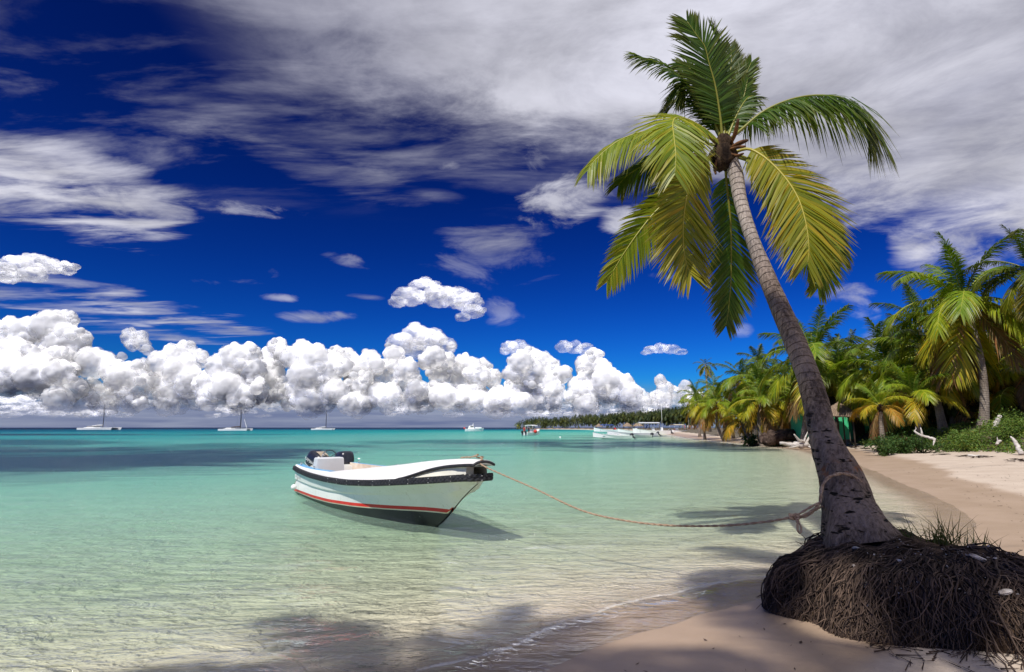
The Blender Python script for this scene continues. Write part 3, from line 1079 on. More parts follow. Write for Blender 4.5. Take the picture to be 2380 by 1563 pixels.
# ================================================================== palms
def frond_geo(path, normals, nleaf, Lmax, droop, wid, fwd=(0.55, 1.15), seed=0, start=0.13, rad=0.02, lift=0.0, jit=0.10, split=0.0, sides=(1, 1), segs=3, prof=None):
    """a feather frond: path and normals are matched lists; returns midrib and leaflet geometry"""
    rnd = random.Random(seed)
    n = len(path)
    L = [0.0]
    for a, b in zip(path[:-1], path[1:]):
        L.append(L[-1] + (b - a).length)
    tot = L[-1]

    def sample(t):
        d = t * tot
        i = 0
        while i < n - 2 and L[i + 1] < d:
            i += 1
        u = (d - L[i]) / max(L[i + 1] - L[i], 1e-9)
        p = path[i].lerp(path[i + 1], u)
        i2 = min(i + 1, n - 2)
        tg = (path[i + 1] - path[i]).normalized().lerp((path[i2 + 1] - path[i2]).normalized(), u).normalized()
        nm = normals[i].lerp(normals[i + 1], u).normalized()
        return p, tg, nm
    rv, rf = tube_geo(path, [rad * (1.0 - 0.86 * (l / tot) ** 0.8) for l in L], 5, True)
    vs, fs, tip = [], [], []
    for side in (-1, 1):
        if not sides[0 if side < 0 else 1]:
            continue
        for k in range(nleaf):
            t = start + (1 - start) * (k + rnd.uniform(-.3, .3) + .5) / nleaf
            t = min(max(t, 0), .999)
            p, tg, nm = sample(t)
            sd = tg.cross(nm).normalized() * side
            uu = (t - start) / (1 - start)
            ln = Lmax * (prof(uu) if prof else (0.45 + 1.15 * uu if uu < .35 else (0.8525 + .15 * min((uu - .35) / .1, 1)) * (1 - ((uu - .35) / .65) ** 2.2 * .62)))
            ln *= rnd.uniform(.86, 1.08)
            if split and rnd.random() < split:
                ln *= rnd.uniform(.25, .6)
            ang = fwd[0] + (fwd[1] - fwd[0]) * uu + rnd.uniform(-jit, jit)
            d = (sd * math.cos(ang) + tg * math.sin(ang) + nm * (lift + rnd.uniform(-jit, jit))).normalized()
            dr = droop * rnd.uniform(.75, 1.25)
            wv = d.cross(nm)
            if wv.length < 1e-4:
                wv = tg.copy()
            wv = (wv.normalized() + nm * rnd.uniform(-.5, .5)).normalized()
            base = len(vs)
            ss = (0.0, .38, .75, 1.0) if segs == 3 else (0.0, .55, 1.0)
            ww = (.55, 1.0, .62, 0.0) if segs == 3 else (.7, .9, 0.0)
            prev = None
            for s, w in zip(ss, ww):
                c = p + d * (ln * s) + Vector((0, 0, -1)) * (dr * ln * s * s)
                if prev is not None and (c - prev).length > 1e-6:
                    pass
                prev = c
                if w > 0:
                    vs += [c - wv * (wid * w * .5), c + wv * (wid * w * .5)]
                    tip += [s * .75 + .25 * uu] * 2
                else:
                    vs.append(c)
                    tip.append(1.0)
            for q_ in range(len(ss) - 2):
                a = base + q_ * 2
                fs.append((a, a + 1, a + 3, a + 2))
            a = base + (len(ss) - 2) * 2
            fs.append((a, a + 1, a + 2))
    return rv, rf, vs, fs, tip


def frond_meshes(name, *a, **kw):
    rv, rf, vs, fs, tip = frond_geo(*a, **kw)
    r = mesh('midrib', rv, rf, M['rachis'])
    l = mesh('leaflets', vs, fs, M['leaf'], smooth=False)
    fattr(l, 'tip', tip)
    return r, l


def put_frond(r, l, parent, color, mat=None, world=False):
    """frond (its midrib) with the leaflets as its one sub-part"""
    o = link('frond', r, parent, world)
    o.color = (*color, 1)
    if mat is not None:
        o.matrix_basis = mat
    c = link('leaflets', l, o)
    c['kind'] = 'stuff'
    c.color = (*color, 1)
    return o


GREENS = [(0.048, 0.105, 0.012), (0.085, 0.170, 0.014), (0.19, 0.295, 0.016), (0.31, 0.375, 0.018), (0.45, 0.41, 0.020), (0.48, 0.31, 0.020), (0.36, 0.20, 0.05), (0.25, 0.165, 0.10)]
HGREENS = [(0.040, 0.090, 0.012), (0.062, 0.130, 0.013), (0.135, 0.225, 0.015), (0.24, 0.295, 0.018), (0.27, 0.265, 0.018)]

# --- unit fronds reaching along +X, for every palm but the leaning one
E0 = [84, 70, 56, 42, 28, 14, 0, -16, -34, -54]
BEND = [34, 52, 68, 80, 88, 88, 82, 66, 48, 28]


def unit_frond(e0, bend, nleaf, wid, seed, segs):
    rnd = random.Random(seed)
    path, nor = [], []
    p = Vector((0, 0, 0))
    ns = 11
    sway = rnd.uniform(-.12, .12)
    for i in range(ns + 1):
        t = i / ns
        e = math.radians(e0 - bend * (t ** 1.35))
        tg = Vector((math.cos(e), sway * t, math.sin(e))).normalized()
        path.append(p.copy())
        nor.append(Vector((-math.sin(e), 0.25 * sway, math.cos(e))))
        p = p + tg / ns
    return frond_meshes('frond', path, nor, nleaf, .30, .55, wid, (.5, 1.1), seed, .16, .011, .12, .12, .06, (1, 1), segs)


FR_HI = [[unit_frond(e, b, 68, .0165, i * 7 + v, 3) for v in range(2)] for i, (e, b) in enumerate(zip(E0, BEND))]
FR_LO = [[unit_frond(e, b, 30, .024, i * 5 + 90, 2)] for i, (e, b) in enumerate(zip(E0, BEND))]
FR_XLO = [[unit_frond(e, b, 13, .05, i * 5 + 290, 2)] for i, (e, b) in enumerate(zip(E0, BEND))]


def trunk_mesh(p0, p1, lean, r0, r1, nseg=22, nside=10, flare=1.6, mat='bark'):
    """p0, p1 relative to the base; lean: how far the middle sags sideways"""
    p0, p1 = Vector(p0), Vector(p1)
    ctrl = p0.lerp(p1, .5) + Vector(lean)
    pts, rad, al = [], [], []
    d = 0
    for i in range(nseg + 1):
        t = i / nseg
        p = p0 * (1 - t) ** 2 + ctrl * 2 * t * (1 - t) + p1 * t * t
        if pts:
            d += (p - pts[-1]).length
        pts.append(p)
        rad.append((r0 + (r1 - r0) * t) * (1 + (flare - 1) * math.exp(-t * 11)))
        al.append(d)
    vs, fs = tube_geo(pts, rad, nside)
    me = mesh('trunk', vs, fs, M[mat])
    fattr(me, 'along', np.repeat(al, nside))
    fattr(me, 'ringy', np.ones(len(vs)))
    return me


FIB = None


def fibre_mesh():
    global FIB
    if FIB is None:
        v, f = ICO[3]
        b = fbm(v * 3 + 5, 3)
        FIB = np_mesh('crown_base', v * (0.8 + .5 * b)[:, None] * np.array((1, 1, 1.5)), f, M['fibre'])
    return FIB


def palm(label, base, crown, L, seed, r0=.17, r1=.10, nf=20, lod=FR_HI, group=None, lean=None, yellow=0.0, skirt=0, e_lo=-54, dark=1.0, droopy=0.0, cat='palm tree', name='palm_tree', trunk=True):
    rnd = random.Random(seed)
    base, crown = Vector(base), Vector(crown)
    t = thing(name, label, cat, base, 0, group)
    rel = crown - base
    if lean is None:
        lean = (-rel.x * .18 + rnd.uniform(-.15, .15), -rel.y * .18, rnd.uniform(-.1, .3))
    if trunk:
        link('trunk', trunk_mesh((0, 0, -.25), rel, lean, r0, r1, 20 if lod is FR_HI else 9, 10 if lod is FR_HI else 6), t)
    if lod is FR_HI:
        o = link('crown_base', fibre_mesh(), t)
        o.location = rel - Vector((0, 0, r1 * 1.0))
        o.scale = (r1 * 1.55,) * 3
    if rel.z < L * 1.15:
        e_lo = max(e_lo, -18)
    for i in range(nf + skirt):
        u = i / max(nf - 1, 1)
        dead = i >= nf
        e = 84 - (84 - e_lo) * (min(u, 1) ** .9) + rnd.uniform(-7, 7) - droopy
        if dead:
            e = -54
        k = min(range(len(E0)), key=lambda q_: abs(E0[q_] - e))
        r, l = rnd.choice(lod[k])
        az_ = i * 2.39996 + rnd.uniform(-.25, .25) + seed
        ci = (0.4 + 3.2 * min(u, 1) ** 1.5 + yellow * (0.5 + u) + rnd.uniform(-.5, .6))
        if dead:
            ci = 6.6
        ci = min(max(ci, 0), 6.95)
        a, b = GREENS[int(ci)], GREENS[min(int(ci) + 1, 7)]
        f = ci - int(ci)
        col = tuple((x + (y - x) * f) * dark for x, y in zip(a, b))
        s = L * rnd.uniform(.88, 1.08) * (.86 if u < .15 else 1.0)
        mat = Matrix.Translation(rel) @ Matrix.Rotation(az_, 4, 'Z') @ Matrix.Rotation(rnd.uniform(-.25, .25), 4, 'X') @ Matrix.Scale(s, 4)
        put_frond(r, l, t, col, mat)
    return t


def g0(px, py, D, dz=0.0):
    p = at(px, py, D)
    return Vector((p.x, p.y, hz(p.x, p.y) + dz))


def z4(x, y):              # survey of the shore on the right
    return ((1640 + x / 2.7913) / 1.0353, (560 + y / 2.7913) / 1.0353)


# ------------------------------------------------------------------ the leaning palm in front
def zc3(x, y):             # survey of its crown
    return ((1380 + x / 2.03) / 1.0353, (30 + y / 2.03) / 1.0353)


TR = [  # centre px, py, half width (sheet units), forward distance
    (2003, 1268, 88, 5.30), (1997, 1250, 78, 5.32), (1985, 1220, 66, 5.38), (1972, 1180, 56, 5.48), (1953, 1110, 46.5, 5.64), (1933, 1058, 38, 5.76), (1919, 1020, 31.5, 5.86),
    (1909, 990, 29, 5.94), (1882, 887, 26, 6.2), (1842, 782, 23.5, 6.55), (1813, 715, 21.5, 6.8), (1784, 647, 19.5, 7.05), (1747, 552, 15.5, 7.38), (1722, 470, 15.5, 7.65), (1711, 410, 17, 7.8), (1700, 375, 16, 7.86), (1697, 345, 9, 7.9)]
P3 = spline([at(a, b, d) for a, b, w, d in TR], 150)
R3 = [v.x for v in spline([(w * d / FPX * 1.0, 0, 0) for a, b, w, d in TR], 150)]
hero_base = Vector((P3[0].x, P3[0].y, 0.12))
hero = thing('palm_tree', 'leaning coconut palm with a rope tied round its trunk on a bare root mound', 'palm tree', hero_base)
vs, fs, al, rg, rs = [], [], [], [], []
NS = 28
dl = 0
prev = None
for i, p in enumerate(P3):
    t = (P3[min(i + 1, 149)] - P3[max(i - 1, 0)]).normalized()
    if i:
        dl += (p - P3[i - 1]).length
    a = (Vector((0, -1, 0)) - t * t.dot(Vector((0, -1, 0)))).normalized()
    b = t.cross(a)
    u = i / 149
    ringy = float(sstep(np.array([dl]), 1.15, 1.75)[0])
    ph = (dl / .105) % 1.0
    ringo = 0.030 * math.exp(-((ph - .12) / .16) ** 2) * ringy
    for k in range(NS):
        th = 2 * math.pi * k / NS
        nn = sfbm(math.cos(th) * 1.6, math.sin(th) * 1.6, dl * 2.3, 4) - .5
        n2 = sfbm(math.cos(th) * 5, math.sin(th) * 5, dl * 5 + 9, 3) - .5
        rr = R3[i] * (1 + ringo + nn * (.10 + .20 * (1 - ringy)) + n2 * .12 * (1 - ringy))
        if ringy < .05:
            rr *= 1 + .05 * math.sin(th * 4 + dl * 2) * (1 - min(dl / .5, 1))
        vs.append(p + (a * math.cos(th) + b * math.sin(th)) * rr)
        al.append(dl)
        rg.append(ringy)
        rs.append(math.exp(-((dl - .66) / .09) ** 2))
for i in range(149):
    for k in range(NS):
        k2 = (k + 1) % NS
        fs.append((i * NS + k, i * NS + k2, (i + 1) * NS + k2, (i + 1) * NS + k))
fs.append(tuple(149 * NS + k for k in range(NS)))
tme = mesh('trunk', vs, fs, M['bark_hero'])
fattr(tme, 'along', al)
fattr(tme, 'ringy', rg)
fattr(tme, 'rust', rs)
link('trunk', tme, hero, True)

CRN = at(*zc3(735, 620), 7.88)
mb = MB()
v, f = ICO[3]
for (zx, zy, r, sq) in ((735, 700, .15, 1.5), (712, 735, .10, 1.3), (765, 705, .10, 1.4), (735, 650, .11, 1.6), (695, 700, .09, 1.2), (757, 655, .07, 1.5)):
    c = at(*zc3(zx, zy), 7.86)
    d = 0.7 + .7 * fbm(v * 3.5 + zx, 4)
    mb.add([c + Vector((p[0] * r * q_, p[1] * r * q_, p[2] * r * sq * q_)) for p, q_ in zip(v, d)], f.tolist())
mb.build('fibre_sheath', M['fibre'], hero, True)
for pts, r in (([(760, 670), (800, 660), (840, 655)], .022), ([(770, 660), (810, 640), (850, 625)], .03), ([(765, 690), (800, 700), (830, 690)], .02), ([(770, 640), (790, 590), (805, 520)], .03), ([(690, 640), (660, 600), (640, 575)], .025), ([(700, 720), (690, 760), (695, 790)], .02)):
    mb = MB()
    P = spline([at(*zc3(*q_), 7.75 - .12 * j) for j, q_ in enumerate(pts)], 8)
    mb.tube(P, [r * .62 * (.6 + 1.2 * math.sin(math.pi * (j + 1) / 9)) for j in range(8)], 6)
    mb.build('spathe', M['spathe'], hero, True)

CAMV = Vector((0, -1, -.15)).normalized()
UP = Vector((0, 0, 1))
# path (survey of the crown), depth change along the frond, normal, leaflet length m, droop, colour, leaflets, options
HF = [
    # behind the trunk first
    ([(740, 700), (747, 830), (765, 1000), (770, 1150), (768, 1320), (757, 1450), (745, 1530)], .5, CAMV, .50, .10, HGREENS[1], 86, dict(fwd=(.50, 1.05))),
    ([(700, 700), (620, 740), (540, 800), (450, 870), (390, 950)], .6, (CAMV + UP * .8), .42, .35, HGREENS[0], 60, {}),
    # upright ones
    ([(735, 620), (738, 500), (738, 380), (732, 260), (712, 160), (690, 95)], .3, (CAMV * .5 + Vector((.8, 0, 0))), .58, .06, HGREENS[1], 90, dict(fwd=(.75, 1.2))),
    ([(728, 620), (712, 480), (690, 350), (662, 250), (640, 165), (600, 110), (556, 45)], -.35, (CAMV + Vector((.35, 0, .2))), .62, .14, HGREENS[1], 96, dict(fwd=(.30, .95))),
    ([(742, 620), (765, 520), (795, 420), (830, 330), (868, 245)], .35, (CAMV + Vector((0, 0, .2))), .40, .05, HGREENS[1], 70, dict(fwd=(.8, 1.2))),
    ([(750, 620), (785, 530), (820, 460), (850, 420), (880, 410), (893, 440)], .1, (UP + CAMV * .6), .30, .45, HGREENS[1], 56, {}),
    ([(720, 620), (670, 500), (600, 400), (520, 315), (455, 262), (410, 240), (350, 225), (300, 205)], .15, (UP * .9 + CAMV * .35 + Vector((.35, 0, 0))), .50, .50, HGREENS[1], 84, dict(fwd=(.45, 1.2))),
    ([(720, 620), (660, 520), (600, 450), (540, 420), (490, 430), (440, 470)], .4, (UP + CAMV * .4), .40, .55, HGREENS[0], 66, {}),
    ([(725, 610), (690, 500), (650, 400), (610, 320), (560, 270), (510, 250)], .35, (UP * .4 + CAMV), .42, .2, HGREENS[1], 70, dict(fwd=(.5, 1.1))),
    ([(738, 620), (742, 500), (752, 400), (765, 310), (772, 230), (768, 170)], .45, (CAMV + Vector((-.4, 0, .1))), .40, .10, HGREENS[0], 76, dict(fwd=(.75, 1.2))),
    ([(730, 620), (700, 520), (665, 430), (630, 360), (590, 330), (545, 345), (505, 400)], .15, (UP * .8 + CAMV * .8), .48, .5, HGREENS[1], 80, dict(fwd=(.45, 1.1))),
    ([(745, 620), (780, 545), (812, 470), (835, 400), (850, 330)], .2, (CAMV + Vector((.3, 0, .3))), .34, .25, HGREENS[1], 66, dict(fwd=(.6, 1.15))),
    # big right one
    ([(765, 620), (830, 565), (920, 490), (1020, 440), (1120, 412), (1220, 405), (1320, 420), (1400, 470), (1450, 530), (1480, 600)], -.55, (UP + CAMV * .38), .74, .85, HGREENS[1], 120, dict(fwd=(.28, .85), jit=.12)),
    # left ones
    ([(705, 640), (640, 600), (540, 575), (430, 572), (320, 588), (225, 625), (150, 680), (95, 735), (70, 770)], .25, (UP * .9 + CAMV * .6), .50, .62, HGREENS[3], 92, dict(fwd=(.32, .9))),
    ([(705, 650), (620, 640), (520, 660), (420, 700), (330, 755), (260, 800), (220, 845)], .45, (UP * .7 + CAMV * .7), .46, .40, HGREENS[1], 80, dict(fwd=(.4, 1.0))),
    ([(712, 640), (650, 580), (570, 530), (505, 515), (485, 545), (492, 620), (500, 700), (496, 790)], -1.25, (CAMV * .8 + UP * .75), .58, .28, HGREENS[3], 96, dict(fwd=(.35, .95))),
    # lower left
    ([(712, 680), (640, 735), (560, 810), (470, 905), (390, 985), (310, 1085), (235, 1195), (165, 1315)], .05, (CAMV + UP * .2 + Vector((.3, 0, 0))), .42, .25, HGREENS[3], 86, dict(fwd=(.55, 1.05))),
    ([(715, 680), (650, 715), (598, 775), (562, 860), (543, 960), (535, 1060), (538, 1160), (552, 1230), (575, 1285)], -.65, CAMV, .62, .10, HGREENS[4], 104, dict(fwd=(.60, 1.05))),
    # lower right
    ([(770, 690), (860, 720), (960, 790), (1060, 850), (1150, 905), (1230, 1000), (1280, 1100), (1310, 1210)], .25, (CAMV * .7 + UP * .5), .40, .45, HGREENS[1], 84, dict(fwd=(.5, 1.0))),
    ([(775, 690), (850, 668), (920, 700), (990, 760), (1050, 830), (1098, 910), (1128, 1000), (1145, 1090), (1150, 1170), (1143, 1225)], -.75, (CAMV + UP * .15), .66, .16, HGREENS[4], 112, dict(fwd=(.42, 1.0), jit=.09)),
    ([(775, 700), (880, 740), (980, 840), (1080, 960), (1150, 1060), (1200, 1160), (1218, 1260), (1195, 1345)], -.1, (CAMV + Vector((-.2, 0, .1))), .46, .25, HGREENS[2], 90, dict(fwd=(.55, 1.1))),
]
for i, (pts, dyy, nrm, lm, dr, colr, nl, kw) in enumerate(HF):
    P = []
    for j, (zx, zy) in enumerate(pts):
        t = j / (len(pts) - 1)
        P.append(at(*zc3(zx, zy), 7.86 + dyy * math.sin(t * math.pi * .5)))
    P = spline(P, 30)
    nv = Vector(nrm).normalized()
    nor = []
    for j, p in enumerate(P):
        tg = (P[min(j + 1, 29)] - P[max(j - 1, 0)]).normalized()
        nor.append((nv - tg * tg.dot(nv)).normalized())
    r, l = frond_meshes('frond', P, nor, int(nl * 1.25), lm * 1.26, dr, .031, seed=500 + i, rad=.026, start=.12, **{**dict(fwd=(.45, 1.0), jit=.08), **kw})
    o = put_frond(r, l, hero, colr, None, True)

# ------------------------------------------------------------------ root mound
MC = Vector((3.62, 5.02, 0.0))
AX, BYF, BYB, MH = 1.40, .92, 1.05, .60


def mound_pt(phi, rho, off=0.0):
    """surface of the mound; rho 0 at the top, 1 at the ground"""
    c, s = math.cos(phi), math.sin(phi)
    rx = AX * (1.0 if c < 0 else 1.25)
    ry = BYF if s < 0 else BYB
    und = 1 + .07 * math.sin(phi * 3 + 1) + .05 * math.sin(phi * 7)
    k = min(rho, 1.0)
    out_r = k ** .62 if k < 1 else 1
    steep = 3.4 if c < 0.1 else 2.4
    h = MH * (1 - k ** steep) * (1 - .10 * max(c, 0) * k) - .30 * max(c, 0) * k ** .7
    x = MC.x + c * rx * und * out_r * (1 + off * .5)
    y = MC.y + s * ry * und * out_r * (1 + off * .5)
    nz_ = (sfbm(x * 2.4, y * 2.4, h * 2.4, 4) - .5)
    zz = max(h, -.1) + nz_ * .26 * (1 - k ** 6) + off * .4
    return Vector((x + nz_ * .12 * c, y + nz_ * .12 * s, zz + .03))


rows = []
for i in range(27):
    rho = (i / 26) ** .8
    rows.append([mound_pt(2 * math.pi * k / 80, max(rho, .001)) for k in range(80)])
vs, fs = loft(rows, close=True)
m, n, out = newmat('root_matted_soil')
t = n.new('ShaderNodeTexCoord').outputs['Object']
f = n.noise(t, 7, 6, .7)
f2 = n.noise(n.vscale(t, (1, 1, .4)), 45, 4, .7)
c = n.mix(n.smooth(f, .4, .62), (0.034, 0.021, 0.014), (0.15, 0.098, 0.062))
c = n.mix(n.smooth(f2, .66, .74), c, (0.26, 0.20, 0.14))
b = principled(n, c, .95, .1, 0, n.bump(n.m('ADD', f2, f), 1.0, .04))
n.l.new(b.outputs[0], out.inputs['Surface'])
M['matted'] = m
link('root_mound', mesh('root_mound', vs, [tuple(reversed(q_)) for q_ in fs], m), hero, True)
m, n, out = newmat('dead_root')
oi = n.new('ShaderNodeNewGeometry').outputs['Random Per Island']
t = n.new('ShaderNodeTexCoord').outputs['Object']
f = n.noise(t, 18, 4, .6)
c = n.mix(n.m('POWER', oi, 1.6), (0.016, 0.011, 0.009), (0.18, 0.122, 0.088))
c = n.mix(n.smooth(f, .45, .7), c, (0.05, 0.032, 0.024))
b = principled(n, c, .8, .2, 0, n.bump(f, .6, .006))
n.l.new(b.outputs[0], out.inputs['Surface'])
M['root'] = m
rnd = random.Random(5)


def root_path(phi, r_in, r_out, splay, nseg=9):
    P = []
    lat = rnd.gauss(0, .15)
    w1, w2 = rnd.uniform(0, 6), rnd.uniform(0, 6)
    lift = rnd.uniform(.01, .10)
    for j in range(nseg + 1):
        t = j / nseg
        rho = r_in + (min(r_out, 1.0) - r_in) * t
        ph_ = phi + lat * t + .038 * math.sin(w1 + t * 6) + .022 * math.sin(w2 + t * 14)
        p = mound_pt(ph_, rho, lift * (.3 + .7 * math.sin(math.pi * t)))
        if splay and t > .72:
            o_ = Vector((math.cos(ph_), math.sin(ph_) * .8, 0)) * splay * ((t - .72) / .28) ** 1.3
            p += o_
            p.z = max(p.z * (1 - (t - .72) / .28) + .015, hz(p.x, p.y) + .008)
        P.append(p)
    return P


big, small = [], MB()
for i in range(1700):
    ph_ = rnd.uniform(math.pi * .78, math.pi * 2.12) if rnd.random() < .86 else rnd.uniform(0, 2 * math.pi)
    ri = rnd.uniform(.30, .88) if rnd.random() < .8 else rnd.uniform(.08, .4)
    ro = min(1.02, ri + rnd.uniform(.2, .75))
    P = root_path(ph_, ri, ro, rnd.uniform(.04, .36) if ro > .95 and math.cos(ph_) > -.35 else 0)
    rad = rnd.uniform(.0025, .0075)
    small.tube(P, [rad * (1 - .55 * j / 9) for j in range(10)], 4, False)
for i in range(900):                                   # stubs bristling out of the face
    ph_ = rnd.uniform(math.pi * .8, math.pi * 2.1)
    rho = rnd.uniform(.2, .97)
    p = mound_pt(ph_, rho)
    d = Vector((math.cos(ph_) + rnd.uniform(-.7, .7), math.sin(ph_) + rnd.uniform(-.7, .3), rnd.uniform(-.6, .6))).normalized()
    l_ = rnd.uniform(.04, .15)
    small.tube([p, p + d * l_ * .5, p + d * l_ + Vector((0, 0, -.02))], [.005, .0035, .0015], 4, False)
o = small.build('root_tangle', M['root'], hero, True)
o['kind'] = 'stuff'
for i in range(110):
    ph_ = rnd.uniform(math.pi * .95, math.pi * 2.08)
    ri = rnd.uniform(.22, .65)
    P = root_path(ph_, ri, 1.02, rnd.uniform(.10, .50) if math.cos(ph_) > -.2 else 0.0, 13)
    rad = rnd.uniform(.006, .013)
    mb = MB()
    mb.tube(P, [rad * (1 - .6 * j / 13) * (1 + .15 * math.sin(j * 2.1 + i)) for j in range(14)], 5, True)
    mb.build('root', M['root'], hero, True)


# bits of shell and coral washed into the soil
bits = MB()
for i in range(420):
    ph_ = rnd.uniform(math.pi * .9, math.pi * 2.1)
    p = mound_pt(ph_, rnd.uniform(.12, .80) ** 1.0, .012) + Vector((0, -.012, .012))
    s_ = rnd.uniform(.003, .010) * (1.6 if rnd.random() < .12 else 1)
    bits.box(p, (s_ * rnd.uniform(1, 2.4), s_, s_ * .7), Matrix.Rotation(rnd.uniform(0, 3), 3, 'Z') @ Matrix.Rotation(rnd.uniform(-.8, .8), 3, 'X'), .6)
o = bits.build('shell_bits', M['stone'], hero, True, False)
o['kind'] = 'stuff'


# ------------------------------------------------------------------ things lying on the mound
def stone_mesh(name, r, seed, mat, sq=(1, 1, .6)):
    v, f = ICO[2]
    d = .45 + 1.1 * fbm(v * 1.9 + seed * 3.1, 3)
    me = np_mesh(name, v * d[:, None] * np.array(sq) * r, f, mat)
    me.polygons.foreach_set('use_smooth', np.zeros(len(f), bool))
    return me


MPTS = np.array([mound_pt(-math.pi / 2 + math.pi * i / 95, (j / 39) ** .8 if j else .001) for i in range(-95, 96) for j in range(40)])


def mound_hit(px, py):
    """where a sight line meets the mound"""
    d = np.array(ray(px, py))
    v_ = MPTS - np.array((0, 0, EYE))
    tt = (v_ @ d) / (d @ d)
    e = np.linalg.norm(v_ - tt[:, None] * d, axis=1) + .02 * (MPTS[:, 1] - 4)
    return Vector(MPTS[int(np.argmin(e))])


def zr(x, y):              # survey of the mound
    return ((1800 + x / 2.7515) / 1.0353, (1050 + y / 2.7515) / 1.0353)


ST = [(700, 755, .055, 'flat grey beach stone lying just below the palm trunk', 'grey_stone', (1.9, .8, .5)),
      (590, 782, .026, 'white coral piece, left of two under the flat grey stone', 'stone', (1.3, .9, .8)),
      (633, 787, .022, 'white coral piece, right of two under the flat grey stone', 'stone', (1.2, .9, .8)),
      (710, 790, .022, 'thin white shell fragment touching the flat grey stone', 'stone', (1.6, .8, .4)),
      (435, 770, .026, 'bright white coral shard near the top left of the mound', 'stone', (.6, .6, 1.5)),
      (365, 848, .018, 'round pinkish pebble on the left shoulder of the mound', 'stone', (1, .9, .8)),
      (700, 868, .032, 'large pale oblong coral lump among roots below the trunk', 'stone', (1.6, .9, .7)),
      (755, 1000, .045, 'tall pale coral slab standing among the hanging roots', 'stone', (.7, .7, 1.6)),
      (765, 1125, .036, 'dull greenish coral lump low among the hanging roots', 'grey_stone', (1.1, .9, 1.1)),
      (980, 832, .032, 'grey pebble on the bare soil right of the trunk foot', 'stone', (1.4, .9, .6)),
      (1165, 826, .026, 'greyish pebble in the middle of the mound top', 'stone', (1.4, .9, .6)),
      (1490, 820, .06, 'broad tan stone half buried right of centre on the mound', 'stone', (2.2, .9, .55)),
      (1610, 826, .022, 'small white square stone on the dark right shoulder', 'stone', (1.3, .9, .7)),
      (1390, 775, .024, 'pale stone chip lying beneath the grass tufts', 'stone', (1.4, .9, .6)),
      (1680, 1050, .06, 'long bluish white slab at the right foot of the mound', 'stone', (2.4, .9, .6))]
for i, (x, y, r, lab, mt, sq) in enumerate(ST):
    p = mound_hit(*zr(x, y))
    o = link('stone', stone_mesh('stone', r * .5, i, M[mt], sq))
    o.location = p + Vector((0, -.04, .022))
    o.rotation_euler = (rnd.uniform(-.3, .3), rnd.uniform(-.2, .4), rnd.uniform(-.5, .5))
    tag(o, lab, 'stone', 'stones on the root mound')

# grass tufts on the mound
for (x, y, nb_, hgt_, spread, lab) in ((1180, 690, 46, .33, .30, 'widest grass tuft, leaning left on the root mound top'),
                                       (1320, 690, 34, .37, .13, 'tallest upright grass tuft between the other two tufts'),
                                       (1500, 712, 26, .24, .2, 'sparse short grass tuft at the right end of the mound')):
    p = at(*zr(x, y), 5.25)
    t = thing('grass_tuft', lab, 'grass tuft', p, 0, 'grass tufts on the mound')
    vs, fs, tp = [], [], []
    for _ in range(nb_):
        bx = Vector((rnd.gauss(0, spread * .45), rnd.gauss(0, .06), -.03))
        d = Vector((rnd.gauss(-.15, .5), rnd.gauss(-.1, .35), 1)).normalized()
        l_ = hgt_ * rnd.uniform(.35, 1.05)
        w = Vector((.0042, .0, 0))
        b0 = len(vs)
        for s, k_ in ((0, 1), (.5, .8), (1, 0)):
            c_ = bx + d * l_ * s + Vector((d.x * .25 * s * s * l_, 0, -.1 * s * s * l_))
            if k_:
                vs += [c_ - w * k_, c_ + w * k_]
                tp += [s * .6] * 2
            else:
                vs.append(c_)
                tp.append(.8)
        fs += [(b0, b0 + 1, b0 + 3, b0 + 2), (b0 + 2, b0 + 3, b0 + 4)]
    me = mesh('blades', vs, fs, M['grass_blade'], False)
    fattr(me, 'tip', tp)
    o = link('blades', me, t)
    o['kind'] = 'stuff'

# ================================================================== the palms along the shore
GS = 'coconut palms along the shore'


def shore_palm(label, crown, base, D, L, seed, **kw):
    """crown and base on the shore survey; D metres away"""
    b_ = g0(*z4(*base), D) if base is not None else None
    c_ = at(*z4(*crown), D)
    if b_ is None:
        b_ = Vector((c_.x + .4, D + .4, hz(c_.x + .4, D + .4)))
    kw.setdefault('group', GS)
    return palm(label, b_, c_, L, seed, **kw)


# main right-hand palm and its neighbours
shore_palm('big full crowned palm at the right, curved pale trunk swelling at its foot', (1895, 455), (2010, 1250), 33, 5.0, 3, r0=.24, r1=.15, nf=26, yellow=.5, skirt=4, lean=(1.0, 0, -.5), e_lo=-50)
shore_palm('dark palm cut by the right edge of the photo, high above the others', (2330, 250), (2420, 1240), 30, 3.24, 9, r0=.2, r1=.12, nf=20, dark=.5)
shore_palm('yellowing palm at the right edge behind the curved pale trunk', (2290, 800), (2330, 1230), 36, 3.87, 14, r0=.2, r1=.13, nf=22, yellow=1.2, skirt=3)
shore_palm('ringed trunk palm just left of the big curved one, half hidden by it', (1640, 790), (1755, 1265), 36, 3.96, 21, r0=.25, r1=.16, nf=24, yellow=.3, skirt=2)
shore_palm('taller green palm rising behind the ringed trunk palm', (1600, 600), (1650, 1270), 44, 3.96, 33, r0=.2, r1=.12, nf=20)
shore_palm('lush green palm right of the leaning trunk, above the green hut', (1370, 900), (1350, 1280), 40, 4.32, 41, r0=.2, r1=.13, nf=24, yellow=.2)
shore_palm('bushy palm directly behind the leaning trunk, with an upright frond', (880, 830), (800, 1290), 46, 5.04, 52, r0=.22, r1=.14, nf=26, yellow=.35, skirt=2)
shore_palm('green palm between the leaning trunk and the thatched roof', (1060, 960), (1110, 1290), 44, 3.96, 64, r0=.2, r1=.13, nf=22, yellow=.4)
